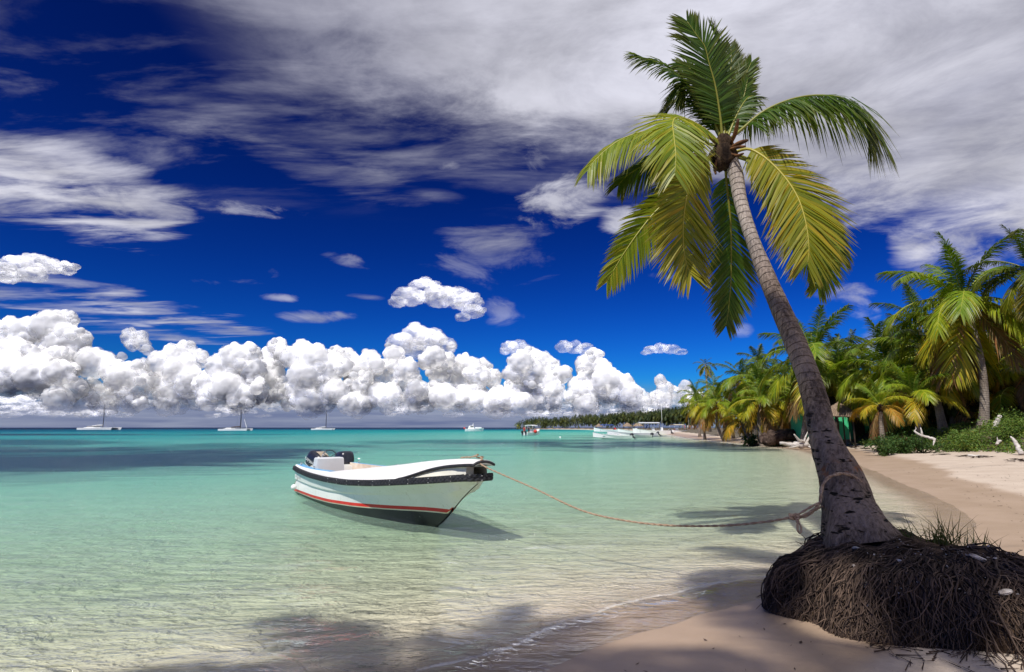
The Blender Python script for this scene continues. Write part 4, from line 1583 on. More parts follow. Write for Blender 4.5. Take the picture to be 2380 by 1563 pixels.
shore_palm('short young palm with arching fronds over the hut front', (1560, 1110), (1600, 1300), 34, 2.88, 71, r0=.16, r1=.13, nf=15, yellow=.9, skirt=0, e_lo=4)
shore_palm('squat palm with brown hanging fronds in front of the dark hut', (1335, 1170), (1345, 1300), 33, 1.89, 85, r0=.15, r1=.11, nf=12, yellow=1.6, skirt=2, e_lo=0)
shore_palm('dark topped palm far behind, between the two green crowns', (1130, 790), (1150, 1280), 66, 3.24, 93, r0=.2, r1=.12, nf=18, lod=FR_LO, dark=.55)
shore_palm('low yellow palm whose fronds reach the big curved trunk', (1850, 1010), (1815, 1280), 38, 3.24, 97, r0=.18, r1=.12, nf=18, yellow=1.3, skirt=3, e_lo=-40)
# middle group
shore_palm('thin leaning palm on the sand with golden fronds and a bent foot', (530, 1130), (545, 1395), 50, 3.12, 111, r0=.2, r1=.12, nf=22, yellow=1.5, skirt=1, lean=(-.5, 0, 0))
shore_palm('strongly leaning pale trunk palm beside the fallen log', (400, 1240), (525, 1365), 52, 2.81, 117, r0=.24, r1=.15, nf=16, yellow=1.8, lean=(-.5, 0, -.6), e_lo=-50)
shore_palm('full green palm behind the golden one on the sand', (520, 1030), (600, 1320), 58, 3.74, 125, r0=.22, r1=.13, nf=24, yellow=.5)
shore_palm('tall dark palm standing above the golden ones', (520, 880), (560, 1310), 72, 3.28, 131, r0=.22, r1=.12, nf=20, dark=.8)
shore_palm('palm with a bent crown left of the tall dark one', (400, 980), (440, 1320), 66, 3.59, 138, r0=.2, r1=.12, nf=20, yellow=.5, skirt=2)
shore_palm('golden palm leaning over the sand at the left part of the grove', (235, 1150), (300, 1345), 66, 3.28, 147, r0=.2, r1=.12, nf=22, yellow=1.5, skirt=1, lean=(-.9, 0, -.5))
shore_palm('leftmost low golden palm of the grove, above the beach visitors', (125, 1165), (155, 1335), 76, 3.12, 155, r0=.18, r1=.11, nf=22, yellow=1.6, skirt=2)
shore_palm('lone slender palm standing clear of the grove, darkest and tallest at its left', (160, 890), (190, 1310), 118, 2.65, 163, r0=.24, r1=.16, nf=20, lod=FR_LO, dark=.6, yellow=.3, droopy=14)
shore_palm('green palm under the lone slender one', (215, 1040), (250, 1320), 88, 3.28, 171, r0=.2, r1=.12, nf=22, lod=FR_LO, yellow=.2)
shore_palm('small green palm at the left end of the grove below the lone one', (95, 1090), (120, 1325), 92, 2.96, 179, r0=.2, r1=.12, nf=20, lod=FR_LO, yellow=.4)
shore_palm('golden palm with trailing fronds behind the fallen log', (640, 1130), (610, 1310), 56, 3.12, 187, r0=.2, r1=.12, nf=22, yellow=1.3, skirt=2)
shore_palm('palm with brown hanging fronds left of the leaning trunk, before the low shed', (770, 1090), (790, 1300), 54, 3.43, 195, r0=.2, r1=.13, nf=22, yellow=1.2, skirt=4)
shore_palm('green palm crown between the golden fronds and the leaning trunk', (700, 960), (720, 1300), 60, 3.59, 201, r0=.2, r1=.12, nf=22, yellow=.5)
shore_palm('yellow green palm low behind the sand bank', (330, 1150), (345, 1330), 74, 3.28, 207, r0=.2, r1=.12, nf=20, lod=FR_LO, yellow=1.2)
# palms in the depth of the grove, shade put into their darkened leaf colour
rnd = random.Random(99)
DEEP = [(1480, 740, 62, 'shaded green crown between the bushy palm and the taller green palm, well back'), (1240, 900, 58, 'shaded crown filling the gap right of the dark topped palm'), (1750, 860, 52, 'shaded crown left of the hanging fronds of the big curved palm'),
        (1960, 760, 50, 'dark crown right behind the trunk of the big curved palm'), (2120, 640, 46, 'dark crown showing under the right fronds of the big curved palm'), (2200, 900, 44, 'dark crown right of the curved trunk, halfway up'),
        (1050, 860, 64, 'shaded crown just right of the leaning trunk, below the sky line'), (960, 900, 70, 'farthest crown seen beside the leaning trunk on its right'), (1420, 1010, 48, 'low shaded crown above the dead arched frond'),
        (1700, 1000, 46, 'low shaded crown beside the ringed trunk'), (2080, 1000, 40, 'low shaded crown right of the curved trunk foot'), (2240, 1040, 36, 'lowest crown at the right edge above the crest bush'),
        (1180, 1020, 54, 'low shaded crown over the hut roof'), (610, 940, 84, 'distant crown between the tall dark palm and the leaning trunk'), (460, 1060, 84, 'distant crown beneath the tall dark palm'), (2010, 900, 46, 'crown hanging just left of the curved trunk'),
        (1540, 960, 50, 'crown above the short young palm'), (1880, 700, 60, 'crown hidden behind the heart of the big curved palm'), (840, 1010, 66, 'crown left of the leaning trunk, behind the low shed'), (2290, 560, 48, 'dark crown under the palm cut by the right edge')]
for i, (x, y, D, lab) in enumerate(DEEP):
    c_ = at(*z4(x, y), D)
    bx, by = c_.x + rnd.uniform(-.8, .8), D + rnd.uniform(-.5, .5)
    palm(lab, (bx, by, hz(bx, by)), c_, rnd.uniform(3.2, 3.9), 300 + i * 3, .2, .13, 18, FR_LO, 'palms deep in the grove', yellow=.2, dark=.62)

# thicket filling the grove; its dark leaf colour stands in for shade
m_v, m_f, m_t = [], [], []
tr = np.random.default_rng(3)


def leaf_quads(P, size, up=.3, seed=0, aspect=.5):
    r_ = np.random.default_rng(seed)
    n_ = len(P)
    nrm = r_.normal(size=(n_, 3)) + np.array((0, 0, up))
    nrm /= np.linalg.norm(nrm, axis=1)[:, None]
    a_ = np.cross(nrm, r_.normal(size=(n_, 3)))
    a_ /= np.linalg.norm(a_, axis=1)[:, None]
    b_ = np.cross(nrm, a_)
    s_ = size * r_.uniform(.6, 1.3, n_)[:, None]
    V = np.stack([P - a_ * s_, P - b_ * s_ * aspect + nrm * s_ * .1, P + a_ * s_, P + b_ * s_ * aspect + nrm * s_ * .1], 1).reshape(-1, 3)
    return V, np.arange(len(V)).reshape(-1, 4)


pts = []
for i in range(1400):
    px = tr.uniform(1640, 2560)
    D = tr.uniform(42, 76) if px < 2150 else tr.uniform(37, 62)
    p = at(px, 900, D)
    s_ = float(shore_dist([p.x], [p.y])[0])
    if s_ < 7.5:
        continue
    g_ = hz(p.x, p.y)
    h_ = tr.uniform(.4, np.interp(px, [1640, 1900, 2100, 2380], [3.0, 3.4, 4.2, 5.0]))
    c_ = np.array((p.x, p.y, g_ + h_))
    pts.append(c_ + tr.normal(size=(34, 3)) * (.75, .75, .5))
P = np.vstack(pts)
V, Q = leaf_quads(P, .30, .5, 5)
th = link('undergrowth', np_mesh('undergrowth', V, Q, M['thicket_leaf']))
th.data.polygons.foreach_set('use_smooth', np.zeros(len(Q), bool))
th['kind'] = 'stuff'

# creeping plants on the bank
pts = []
tries = 0
cand = np.stack([tr.uniform(14, 52, 260000), tr.uniform(20, 62, 260000)], 1)
cs = shore_dist(cand[:, 0], cand[:, 1])
cb = beach_width(cand[:, 1])
nn = fbm(np.stack([cand[:, 0] * .45, cand[:, 1] * .45, cand[:, 0] * 0 + 3], 1), 3)
u_ = cand[:, 0] / cand[:, 1]
keep = (cs > cb - .2 + (nn - .5) * 1.6) & (cs < cb + 7) & (nn > np.where(cand[:, 1] > 44, .52, .40)) & (u_ < 1.0)
cand = cand[keep]
zz = height(cand[:, 0], cand[:, 1])
P = np.stack([cand[:, 0], cand[:, 1], zz + .03 + tr.uniform(0, 1, len(cand)) ** 2 * .28], 1)[:70000]
V, Q = leaf_quads(P, .062, .9, 6, .6)
gc = link('ground_cover', np_mesh('ground_cover', V, Q, M['ground_leaf']))
gc.data.polygons.foreach_set('use_smooth', np.zeros(len(Q), bool))
gc['kind'] = 'stuff'
print('ground cover', len(P))


def shrub(label, loc, r, n_, leaf, seed, mat='shrub_leaf', squash=.8, group='shrubs on the bank'):
    t = thing('shrub', label, 'shrub', loc, 0, group)
    r_ = np.random.default_rng(seed)
    cl = r_.normal(size=(max(6, n_ // 60), 3)) * (r * .42, r * .42, r * .36 * squash) + (0, 0, r * .6 * squash)
    P = np.vstack([c_ + r_.normal(size=(n_ // len(cl), 3)) * r * .17 for c_ in cl])
    V, Q = leaf_quads(P, leaf, .8, seed + 1, .6)
    o = link('foliage', np_mesh('foliage', V, Q, M[mat]), t)
    o['kind'] = 'stuff'
    mb = MB()
    for c_ in cl[:8]:
        mb.tube([(0, 0, -.1), (c_[0] * .5, c_[1] * .5, c_[2] * .4), tuple(c_)], [.03, .02, .008], 5)
    mb.build('stem', M['dark_wood'], t)
    return t


shrub('broad leaved dark bush in front of the green hut, beside the pale branch', g0(*z4(1450, 1370), 31), .95, 2200, .065, 1)
shrub('dark low bush at the sand edge left of the pale forked branch', g0(*z4(1370, 1400), 30), .7, 1500, .055, 2)
shrub('dense dark bush between the pale branch and the green slope', g0(*z4(1610, 1395), 30), .8, 1500, .055, 3)
shrub('yellow green sprig bush beneath the ringed trunk palm', g0(*z4(1830, 1300), 32), .55, 500, .07, 4, 'ground_leaf')
shrub('leafy green mound bush at the foot of the big curved palm', g0(*z4(1900, 1400), 29), 1.0, 3200, .045, 5, 'ground_leaf', .7)
shrub('bushy green mound at the right edge behind the curved white stick', g0(*z4(2230, 1380), 28), 1.0, 3200, .045, 6, 'ground_leaf', .7)
shrub('pale green bush on the crest at the right edge', g0(*z4(2230, 1275), 33), .8, 2200, .05, 7, 'ground_leaf', .7)
shrub('small round bush on the sand beside the bent foot palm', g0(*z4(455, 1340), 52), .9, 600, .11, 8)
shrub('low bush on the bank above the fallen log', g0(*z4(640, 1325), 50), .8, 500, .10, 9, 'ground_leaf', .5)

# ------------------------------------------------------------------ huts
hp = g0(*z4(1290, 1300), 43) + Vector((1.2, 0, 0))
hut = thing('green_hut', 'bright green beach hut half hidden behind palms, dark open porch in front', 'hut', (hp.x, hp.y, hp.z), 0)
mb = MB()
W_ = 8.4
mb.box((-.2, 3.0, 1.2), (W_, .16, 2.5))
mb.box((-W_ / 2 - .12, 4.6, 1.2), (.16, 3.1, 2.5))
mb.box((W_ / 2 - .28, 4.6, 1.2), (.16, 3.1, 2.5))
mb.box((-3.5, .32, .95), (1.15, .14, 1.9))
mb.box((1.25, .32, .85), (1.9, .14, 1.7))
mb.build('wall', M['green_wall'], hut, False, False)
mb = MB()
vs = [(-4.9, .05, 2.2), (4.6, .05, 2.2), (4.6, 6.6, 2.2), (-4.9, 6.6, 2.2), (-4.0, 2.8, 3.6), (3.8, 2.8, 3.6)]
mb.add(vs + [(x, y, z - .22) for x, y, z in vs], [(0, 1, 5, 4), (2, 3, 4, 5), (1, 2, 5), (3, 0, 4), (6, 10, 11, 7), (8, 11, 10, 9), (7, 11, 8), (9, 10, 6), (0, 6, 7, 1), (1, 7, 8, 2), (2, 8, 9, 3), (3, 9, 6, 0)])
mb.build('roof', M['dark_wood'], hut, False, False)
for x in (-4.3, -1.9, -.2, 1.5, 3.0, 4.2):
    mb = MB()
    mb.tube([(x, -.7, -.3), (x + .05, -.7, 1.2), (x, -.65, 2.1)], [.09, .08, .075], 7)
    mb.build('post', M['dark_wood'], hut)
mb = MB()
mb.box((0, -.72, 1.78), (8.8, .1, .14))
mb.build('beam', M['drift'], hut, False, False)
mb = MB()
for x in (-3.9, -3.1):
    mb.box((x, 2.89, 1.45), (.09, .07, 1.0))
for z in (.98, 1.93):
    mb.box((-3.5, 2.885, z), (.88, .075, .09))
fr_ = mb.build('window', M['far_white'], hut, False, False)
mb = MB()
mb.box((-3.5, 2.91, 1.45), (.7, .03, .84))
mb.build('pane', M['glass'], fr_, False, False)
mb = MB()
mb.box((-.6, 2.9, .95), (.95, .06, 2.0))
mb.build('door', M['dark_wood'], hut, False, False)


def thatch_roof(name, label, loc, r, h, seed, posts=4, zb=2.1, group=None):
    t = thing(name, label, 'thatched shelter', loc, 0, group)
    r_ = random.Random(seed)
    rows = []
    for i in range(8):
        u = i / 7
        rows.append([Vector((math.cos(a) * r * u * (1 + r_.uniform(-.05, .05)), math.sin(a) * r * u * (1 + r_.uniform(-.05, .05)), zb + h * (1 - u) ** .8 + r_.uniform(-.06, .06) - .08 * u)) for a in [2 * math.pi * k / 40 for k in range(40)]])
    vs, fs = loft(rows, True)
    rf = mk('roof', vs, [tuple(reversed(q_)) for q_ in fs], M['thatch'], t)
    mb = MB()
    for k in range(260):
        a = r_.uniform(0, 2 * math.pi)
        u = r_.uniform(.55, 1.0)
        p = Vector((math.cos(a) * r * u, math.sin(a) * r * u, zb + h * (1 - u) ** .8))
        q_ = p + Vector((math.cos(a) * .18, math.sin(a) * .18, -r_.uniform(.15, .42)))
        mb.tube([p, q_], [.014, .004], 3, False)
    o = mb.build('thatch_fringe', M['thatch'], rf)
    o['kind'] = 'stuff'
    for k in range(posts):
        a = 2 * math.pi * (k + .5) / posts
        mb = MB()
        mb.tube([(math.cos(a) * r * .7, math.sin(a) * r * .7, -.3), (math.cos(a) * r * .7, math.sin(a) * r * .7, zb + .25)], .06, 6)
        mb.build('post', M['dark_wood'], t)
    return t


p = g0(*z4(1065, 1300), 42)
thatch_roof('thatched_shelter', 'dry thatched shelter beside the leaning trunk in front of the green hut', p, 1.25, 1.0, 4, 4, 2.25)
# low shed left of the leaning trunk
p = g0(*z4(720, 1300), 58)
sh = thing('low_shed', 'low dark roofed shed with olive boards and pale posts left of the leaning trunk', 'shed', p)
mb = MB()
mb.box((0, 1.6, .55), (5.2, .12, 1.1))
mb.build('wall', M['olive_wall'], sh, False, False)
mb = MB()
mb.box((0, .8, 2.0), (5.8, 3.0, .14), Matrix.Rotation(-.12, 3, 'X'))
mb.build('roof', M['dark_wood'], sh, False, False)
for x in (-2.3, -.6, 1.0, 2.4):
    mb = MB()
    mb.box((x, -.4, .8), (.09, .09, 2.2))
    mb.build('post', M['drift'], sh, False, False)
mb = MB()
mb.box((0, -.4, 1.1), (5.0, .05, .07))
mb.build('rail', M['drift'], sh, False, False)

# dead frond lying arched in front of the hut
p = g0(*z4(1460, 1300), 32)
df = thing('fallen_frond', 'dead brown palm frond arched over like a thatched hump', 'dead frond', p)
path, nor = [], []
for i in range(15):
    t_ = i / 14
    a = math.pi * (1 - t_)
    path.append(Vector((.98 * math.cos(a), .1, .82 * math.sin(a) ** .8 + .02)))
    nor.append(Vector((math.cos(a) * .6, 0, math.sin(a) + .3)).normalized())
r, l = frond_meshes('frond', path, nor, 46, .95, .95, .05, (.1, .3), 8, .02, .025, .1, .15)
put_frond(r, l, df, (.22, .15, .12))

# ------------------------------------------------------------------ driftwood and logs


def branch(name, label, pts, rads, mat, group=None, twigs=(), cat='driftwood'):
    t = thing(name, label, cat, pts[0], 0, group)
    P = spline(pts, 18)
    R = [v.x for v in spline([(r_, 0, 0) for r_ in rads], 18)]
    r_ = random.Random(len(label))
    P = [p_ + Vector((r_.uniform(-1, 1), r_.uniform(-1, 1), r_.uniform(-1, 1))) * R[i] * .3 for i, p_ in enumerate(P)]
    mb = MB()
    mb.tube(P, R, 9)
    mb.build('stem', M[mat], t, True)
    for tp, tr_ in twigs:
        mb = MB()
        mb.tube(spline(tp, 9), [tr_ * (1 - .7 * i / 8) for i in range(9)], 7)
        mb.build('branch', M[mat], t, True)
    return t


def b4(x, y, D, dz=None):
    return at(*z4(x, y), D)


branch('fallen_log', 'thick dark palm trunk lying along the sand, roots towards the sea', [b4(535, 1395, 48), b4(600, 1380, 48), b4(700, 1362, 48.5), b4(800, 1345, 49), b4(870, 1340, 49)], [.40, .55, .50, .42, .36], 'brown_log', None,
       [([b4(545, 1385, 48), b4(535, 1405, 47.6), b4(540, 1412, 47.4)], .16), ([b4(560, 1395, 48), b4(570, 1410, 47.5), b4(580, 1412, 47.4)], .14)], 'fallen log')
branch('driftwood_stump', 'tangled grey uprooted stump on the sand beside the leaning trunk', [b4(660, 1415, 42), b4(740, 1425, 42), b4(810, 1425, 42), b4(860, 1435, 42)], [.10, .16, .26, .14], 'drift', 'driftwood on the beach',
       [([b4(810, 1425, 42), b4(780, 1385, 41.8), b4(755, 1355, 41.7)], .14), ([b4(820, 1420, 42), b4(830, 1380, 42), b4(850, 1335, 42)], .10), ([b4(830, 1425, 42), b4(850, 1390, 42), b4(862, 1360, 42.2)], .12),
        ([b4(800, 1430, 42), b4(760, 1440, 41.6), b4(720, 1445, 41.5)], .10), ([b4(840, 1430, 42), b4(870, 1445, 41.6), b4(895, 1450, 41.5)], .09), ([b4(825, 1425, 42), b4(815, 1400, 41.7), b4(790, 1395, 41.6)], .12)])
branch('driftwood_branch', 'pale forked branch sticking out of the bushes at the sand edge', [b4(1562, 1335, 29.5), b4(1610, 1362, 29.2), b4(1660, 1376, 29), b4(1705, 1392, 28.8)], [.045, .055, .06, .075], 'drift', 'driftwood on the beach',
       [([b4(1615, 1365, 29.2), b4(1612, 1335, 29.2), b4(1605, 1310, 29.3)], .06), ([b4(1562, 1335, 29.5), b4(1575, 1318, 29.5), b4(1570, 1305, 29.5)], .03), ([b4(1700, 1390, 28.8), b4(1695, 1410, 28.7), b4(1690, 1430, 28.6)], .06)])
branch('driftwood_branch', 'slim curved white stick standing in the creepers at the right edge', [b4(2285, 1488, 24), b4(2262, 1450, 24.2), b4(2240, 1405, 24.4), b4(2212, 1372, 24.6)], [.10, .085, .07, .03], 'drift', 'driftwood on the beach')
branch('driftwood_branch', 'small pale snag in the green slope left of the curved white stick', [b4(2115, 1425, 26), b4(2130, 1405, 26), b4(2142, 1398, 26)], [.05, .06, .05], 'drift', 'driftwood on the beach', [([b4(2130, 1408, 26), b4(2122, 1390, 26), b4(2120, 1375, 26)], .04)])
branch('driftwood_branch', 'grey leaning stump on the crest right of the big curved palm', [b4(2095, 1318, 30), b4(2112, 1280, 30), b4(2140, 1235, 30)], [.10, .12, .10], 'drift', 'driftwood on the beach')
branch('driftwood_branch', 'bleached log lying flat at the top of the beach, right side', [b4(1925, 1500, 25.5), b4(2030, 1508, 25.2), b4(2150, 1516, 25)], [.06, .07, .05], 'drift', 'driftwood on the beach')

# wrack: dark flecks of dry weed along two tide lines
V, F_ = [], []
rs_ = random.Random(17)
for i in range(5200):
    y = rs_.uniform(2.4, 52) if rs_.random() < .8 else rs_.uniform(2.4, 12)
    band = rs_.choice((.62, .62, .98, .98, .98))
    sd = float(beach_width(y)) * band + rs_.gauss(0, .14 if band < .9 else .35) + .8 * (sfbm(y * .3, band * 9, 1, 2) - .5)
    if sfbm(y * .9, band * 20, 4, 2) < .50:
        continue
    # walk inland from the water's edge
    xs_ = float(np.interp(y, SHORE[8:22, 1], SHORE[8:22, 0]))
    k_ = .80 if y > 9 else .62
    x = xs_ + sd / k_
    if x / max(y, .1) > 1.05:
        continue
    z = hz(x, y) + .008
    s_ = rs_.uniform(.03, .11) * (1 + y / 40)
    a = rs_.uniform(0, 6.28)
    b0 = len(V)
    for k in range(5):
        th_ = a + k * 1.2566
        rr = s_ * rs_.uniform(.35, 1.0) * (1.0 if k % 2 else .6)
        V.append((x + math.cos(th_) * rr * 1.5, y + math.sin(th_) * rr, z + rs_.uniform(-.004, .03)))
    F_.append((b0, b0 + 1, b0 + 2, b0 + 3, b0 + 4))
# scraps scattered over the open sand
for i in range(520):
    if i % 2 and i < 180:
        x, y = rs_.uniform(.4, 4.2), rs_.uniform(2.6, 5.2)
    else:
        y = rs_.uniform(7, 22)
        x = y * rs_.uniform(.55, .98)
    if float(shore_dist([x], [y])[0]) < .5:
        continue
    z = hz(x, y) + .006
    l_ = rs_.uniform(.005, .016) * (1 + y / 9)
    an = rs_.uniform(0, 3.14)
    d = Vector((math.cos(an), math.sin(an), 0)) * l_
    w = Vector((-d.y, d.x, 0)) * rs_.uniform(.15, .6)
    b0 = len(V)
    p = Vector((x, y, z))
    V += [p - d, p + w, p + d + Vector((0, 0, .006)), p - w]
    F_.append((b0, b0 + 1, b0 + 2, b0 + 3))
# scraps fallen round the root mound
for i in range(420):
    a = rs_.uniform(-2.4, .3)
    rr = rs_.gauss(1.0, .22)
    x, y = MC.x + math.cos(a) * 2.0 * rr + .2, MC.y + math.sin(a) * 1.15 * rr
    if x < 2.5 or y < 2.8:
        continue
    z = hz(x, y) + .007
    l_ = rs_.uniform(.02, .12)
    an = rs_.uniform(0, 3.14)
    d = Vector((math.cos(an), math.sin(an), 0)) * l_
    w = Vector((-d.y, d.x, 0)).normalized() * rs_.uniform(.002, .006)
    b0 = len(V)
    p = Vector((x, y, z))
    V += [p - d - w, p + d - w * .5, p + d + w * .5, p - d + w + Vector((0, 0, .01))]
    F_.append((b0, b0 + 1, b0 + 2, b0 + 3))
sw = mk('seaweed', V, F_, M['seaweed'], smooth=False)
sw['kind'] = 'stuff'

# ------------------------------------------------------------------ far palm shore
GF = 'tall palms above the far treeline'


def far_pt(px, D):
    p = at(px, 990, D)
    return p.x, D


rnd = random.Random(31)
TL = [(1203, 985, 560), (1225, 980, 550), (1250, 977, 540), (1300, 978, 520), (1330, 975, 500), (1360, 972, 480), (1400, 973, 450), (1440, 970, 420), (1480, 968, 380), (1520, 966, 340), (1560, 964, 300), (1600, 962, 260), (1640, 958, 220)]
mbv, mbf, off = [], [], 0
lv, lt = [], []
unit = []
for row in FR_XLO:
    for (r_, l_) in row:
        unit.append((np.array([v_.co[:] for v_ in l_.vertices]), [tuple(p_.vertices) for p_ in l_.polygons]))
Vs, Fs, Cs = [], [], []
noff = 0
for i in range(520):
    px = rnd.uniform(1203, 1650) if rnd.random() < .75 else rnd.uniform(1350, 1650)
    D = float(np.interp(px, [t_[0] for t_ in TL], [t_[2] for t_ in TL])) * rnd.uniform(.98, 1.18)
    x, y = far_pt(px, D)
    s_ = float(shore_dist([x], [y])[0])
    top = float(np.interp(px, [t_[0] for t_ in TL], [t_[1] for t_ in TL])) + abs(rnd.gauss(0, 6.5)) - 1.5
    c_ = np.array(at(px, min(top, 994), D))
    L_ = rnd.uniform(3.0, 4.4)
    for k in range(13):
        v_, f_ = unit[min(int(k / 13 * 10), 9)]
        a = k * 2.4 + i
        ca, sa = math.cos(a), math.sin(a)
        vv = v_ * L_
        vv = np.stack([vv[:, 0] * ca - vv[:, 1] * sa, vv[:, 0] * sa + vv[:, 1] * ca, vv[:, 2]], 1) + c_
        Vs.append(vv)
        Fs += [tuple(q_ + noff for q_ in fc) for fc in f_]
        noff += len(vv)
Vall = np.vstack(Vs)
m, n, out = newmat('far_palm_leaf')
g_ = n.new('ShaderNodeNewGeometry')
f = n.noise(g_.outputs['Position'], .14, 3, .6)
c = n.mix(n.smooth(f, .42, .66), (0.022, 0.042, 0.010), (0.09, 0.10, 0.016))
c = n.mix(1.0, c, n.ramp(g_.outputs['Random Per Island'], [(0, (.55, .6, .6)), (1, (1.3, 1.25, 1.0))]), 'MULTIPLY')
b = principled(n, c, .5, .25)
n.l.new(b.outputs[0], out.inputs['Surface'])
fw = mk('far_palm_wood', Vall.tolist(), Fs, m, smooth=False)
fw['kind'] = 'stuff'
for (lab, px, top, D) in (('first small palm at the very tip of the far shore', 1202, 988, 560), ('tall palm head above the far wood, left of the moored launches', 1449, 961, 430), ('highest thin palm of the far wood, above the blue canopied launch', 1495, 958, 420),
                          ('second of two thin palms above the far wood', 1508, 968, 410), ('slim palm head right of the two thin ones on the far shore', 1465, 969, 430), ('broad palm head on the far shore above the framed launch', 1531, 963, 380), ('far palm standing beside the white pole', 1585, 962, 330), ('far palm just left of the near grove', 1600, 955, 250),
                          ('far palm over the middle of the dark wood', 1386, 970, 480)):
    c_ = at(px, top, D)
    palm(lab, (c_.x, D, hz(c_.x, D)), c_, 3.8, int(px), .3, .2, 13, FR_XLO, GF, dark=.75)
for (lab, px, D) in (('thatched beach parasol on the far sand, right one', 1483, 250), ('thatched beach parasol on the far sand, middle one behind the launches', 1458, 262), ('thatched beach parasol on the far sand, left one by the blue canopied launch', 1392, 330)):
    c_ = at(px, 990, D)
    thatch_roof('thatched_parasol', lab, (c_.x, D, hz(c_.x, D)), 2.3, 1.7, int(px), 3, 2.3, 'thatched parasols on the far sand')

# ================================================================== the moored boat in front
TH = math.radians(-56.2)
BO = Vector((-4.75, 14.93, 0))
boat = thing('motor_boat', 'white motor boat with black tread rail and red stripe, roped to the leaning palm', 'boat', BO, TH)
ST_N = 110
SX = np.linspace(0, 7.45, ST_N)


def prof(xs_, ys_, X=SX, k=9):
    v_ = np.interp(X, xs_, ys_)
    p_ = np.concatenate([np.full(k // 2, v_[0]) + (v_[0] - v_[1:k // 2 + 1][::-1]) * 1.0, v_, np.full(k // 2, v_[-1]) + (v_[-1] - v_[-k // 2:-1][::-1])[:k // 2]])
    return np.convolve(p_, np.ones(k) / k, 'valid')


bg_ = prof([0, .8, 2, 3.2, 4.4, 5.4, 6.2, 6.8, 7.2, 7.45], [.80, .88, .95, .96, .91, .79, .61, .44, .31, .22])
zg_ = prof([0, .8, 2, 3.2, 4.4, 5.4, 6.2, 6.8, 7.2, 7.45], [.65, .63, .615, .615, .64, .70, .77, .84, .89, .92])
hc_ = prof([0, 1, 2.5, 3.2, 4.6, 5.6, 6.2, 7.45], [.045, .06, .09, .11, .08, .04, .02, .02])
bs_ = prof([0, 2, 3.2, 4.4, 5.4, 6.0, 6.4, 6.75, 7.45], [.775, .865, .865, .74, .47, .25, .115, .04, .03])
zs_ = prof([0, 2, 3.2, 4.4, 5.4, 6.2, 6.75, 7.45], [.115, .15, .18, .225, .27, .31, .335, .36])
zk_ = prof([0, 5.2, 5.9, 6.25, 6.5, 6.72, 7.0, 7.22, 7.36, 7.45], [-.15, -.15, -.12, -.05, .10, .27, .50, .66, .74, .79], k=7)
kn_ = prof([0, 2, 3.2, 4.4, 5.4, 6.2, 7.45], [.35, .345, .36, .41, .48, .56, .70])
RAILH = .088
SX = SX + .20 * np.clip((SX - 6.2) / 1.25, 0, 1)          # the stem rakes out under the platform


def hull_row(side, zf, bf):
    return [Vector((x, side * b_, z_)) for x, b_, z_ in zip(SX, bf, zf)]


eps = np.arange(9) * .004
flare = lambda z_: bs_ + (bg_ - .03 - bs_) * np.clip((z_ - zs_) / (zg_ - RAILH - zs_), 0, 1) ** np.interp(SX, [0, 4, 6.5], [.8, 1.0, 1.35])
levels = []
lv = [(np.full(ST_N, .012), zk_), (bs_ * .80, np.full(ST_N, -.10)), (bs_ - .012, zs_ - .075), (bs_ - .004, zs_ - .055), (bs_, zs_),
      (flare(kn_ - .035) - .035 * np.interp(SX, [0, 4.2, 6], [1, .8, .1]), kn_ - .035), (flare(kn_), kn_), (bg_ - .03, zg_ - RAILH), (bg_ - .02, zg_)]
for i, (b_, z_) in enumerate(lv):
    zc_ = np.maximum(z_, zk_ + eps[i])
    clamp_ = (z_ < zk_ + eps[i])
    b2 = np.where(clamp_, np.minimum(b_, .025 + i * .002), b_)
    levels.append((b2, zc_))


STEM = [int(np.argmax(lv[i][1] < zk_ + eps[i])) if (lv[i][1] < zk_ + eps[i]).any() else ST_N for i in range(9)]


def strips(pairs, name, mat, parent=boat):
    mb_ = MB()
    for a, b_, lo_, hi_ in [(p_ + (0, ST_N) if len(p_) == 2 else p_) for p_ in pairs]:
        for sd in (-1, 1):
            r1, r2 = hull_row(sd, levels[a][1], levels[a][0])[lo_:hi_], hull_row(sd, levels[b_][1], levels[b_][0])[lo_:hi_]
            vs_, fs_ = loft([r1, r2])
            if sd > 0:
                fs_ = [tuple(reversed(f_)) for f_ in fs_]
            mb_.add(vs_, fs_)
    return mb_


m, n, out = newmat('boat_topsides')
t = n.new('ShaderNodeTexCoord').outputs['Object']
f = n.noise(t, 2.0, 5, .6)
g = n.noise(n.vscale(t, (5, 5, 1)), 3.0, 5, .65)
c = n.mix(n.smooth(f, .35, .7), (.80, .81, .76), (.86, .86, .82))
c = n.mix(n.m('MULTIPLY', n.smooth(g, .55, .75), .5), c, (.50, .47, .36))
b = principled(n, c, .32, .5)
n.l.new(b.outputs[0], out.inputs['Surface'])
M['topsides'] = m
m, n, out = newmat('worn_black_bottom')
t = n.new('ShaderNodeTexCoord').outputs['Object']
f = n.noise(t, 22, 4, .7)
sx = n.sep(t)[0]
chip = n.m('MULTIPLY', n.smooth(f, .66, .69), n.smooth(sx, 5.0, 6.3))
c = n.mix(chip, (.008, .009, .016), (.45, .43, .36))
b = principled(n, c, .38, .4)
n.l.new(b.outputs[0], out.inputs['Surface'])
M['bottom'] = m

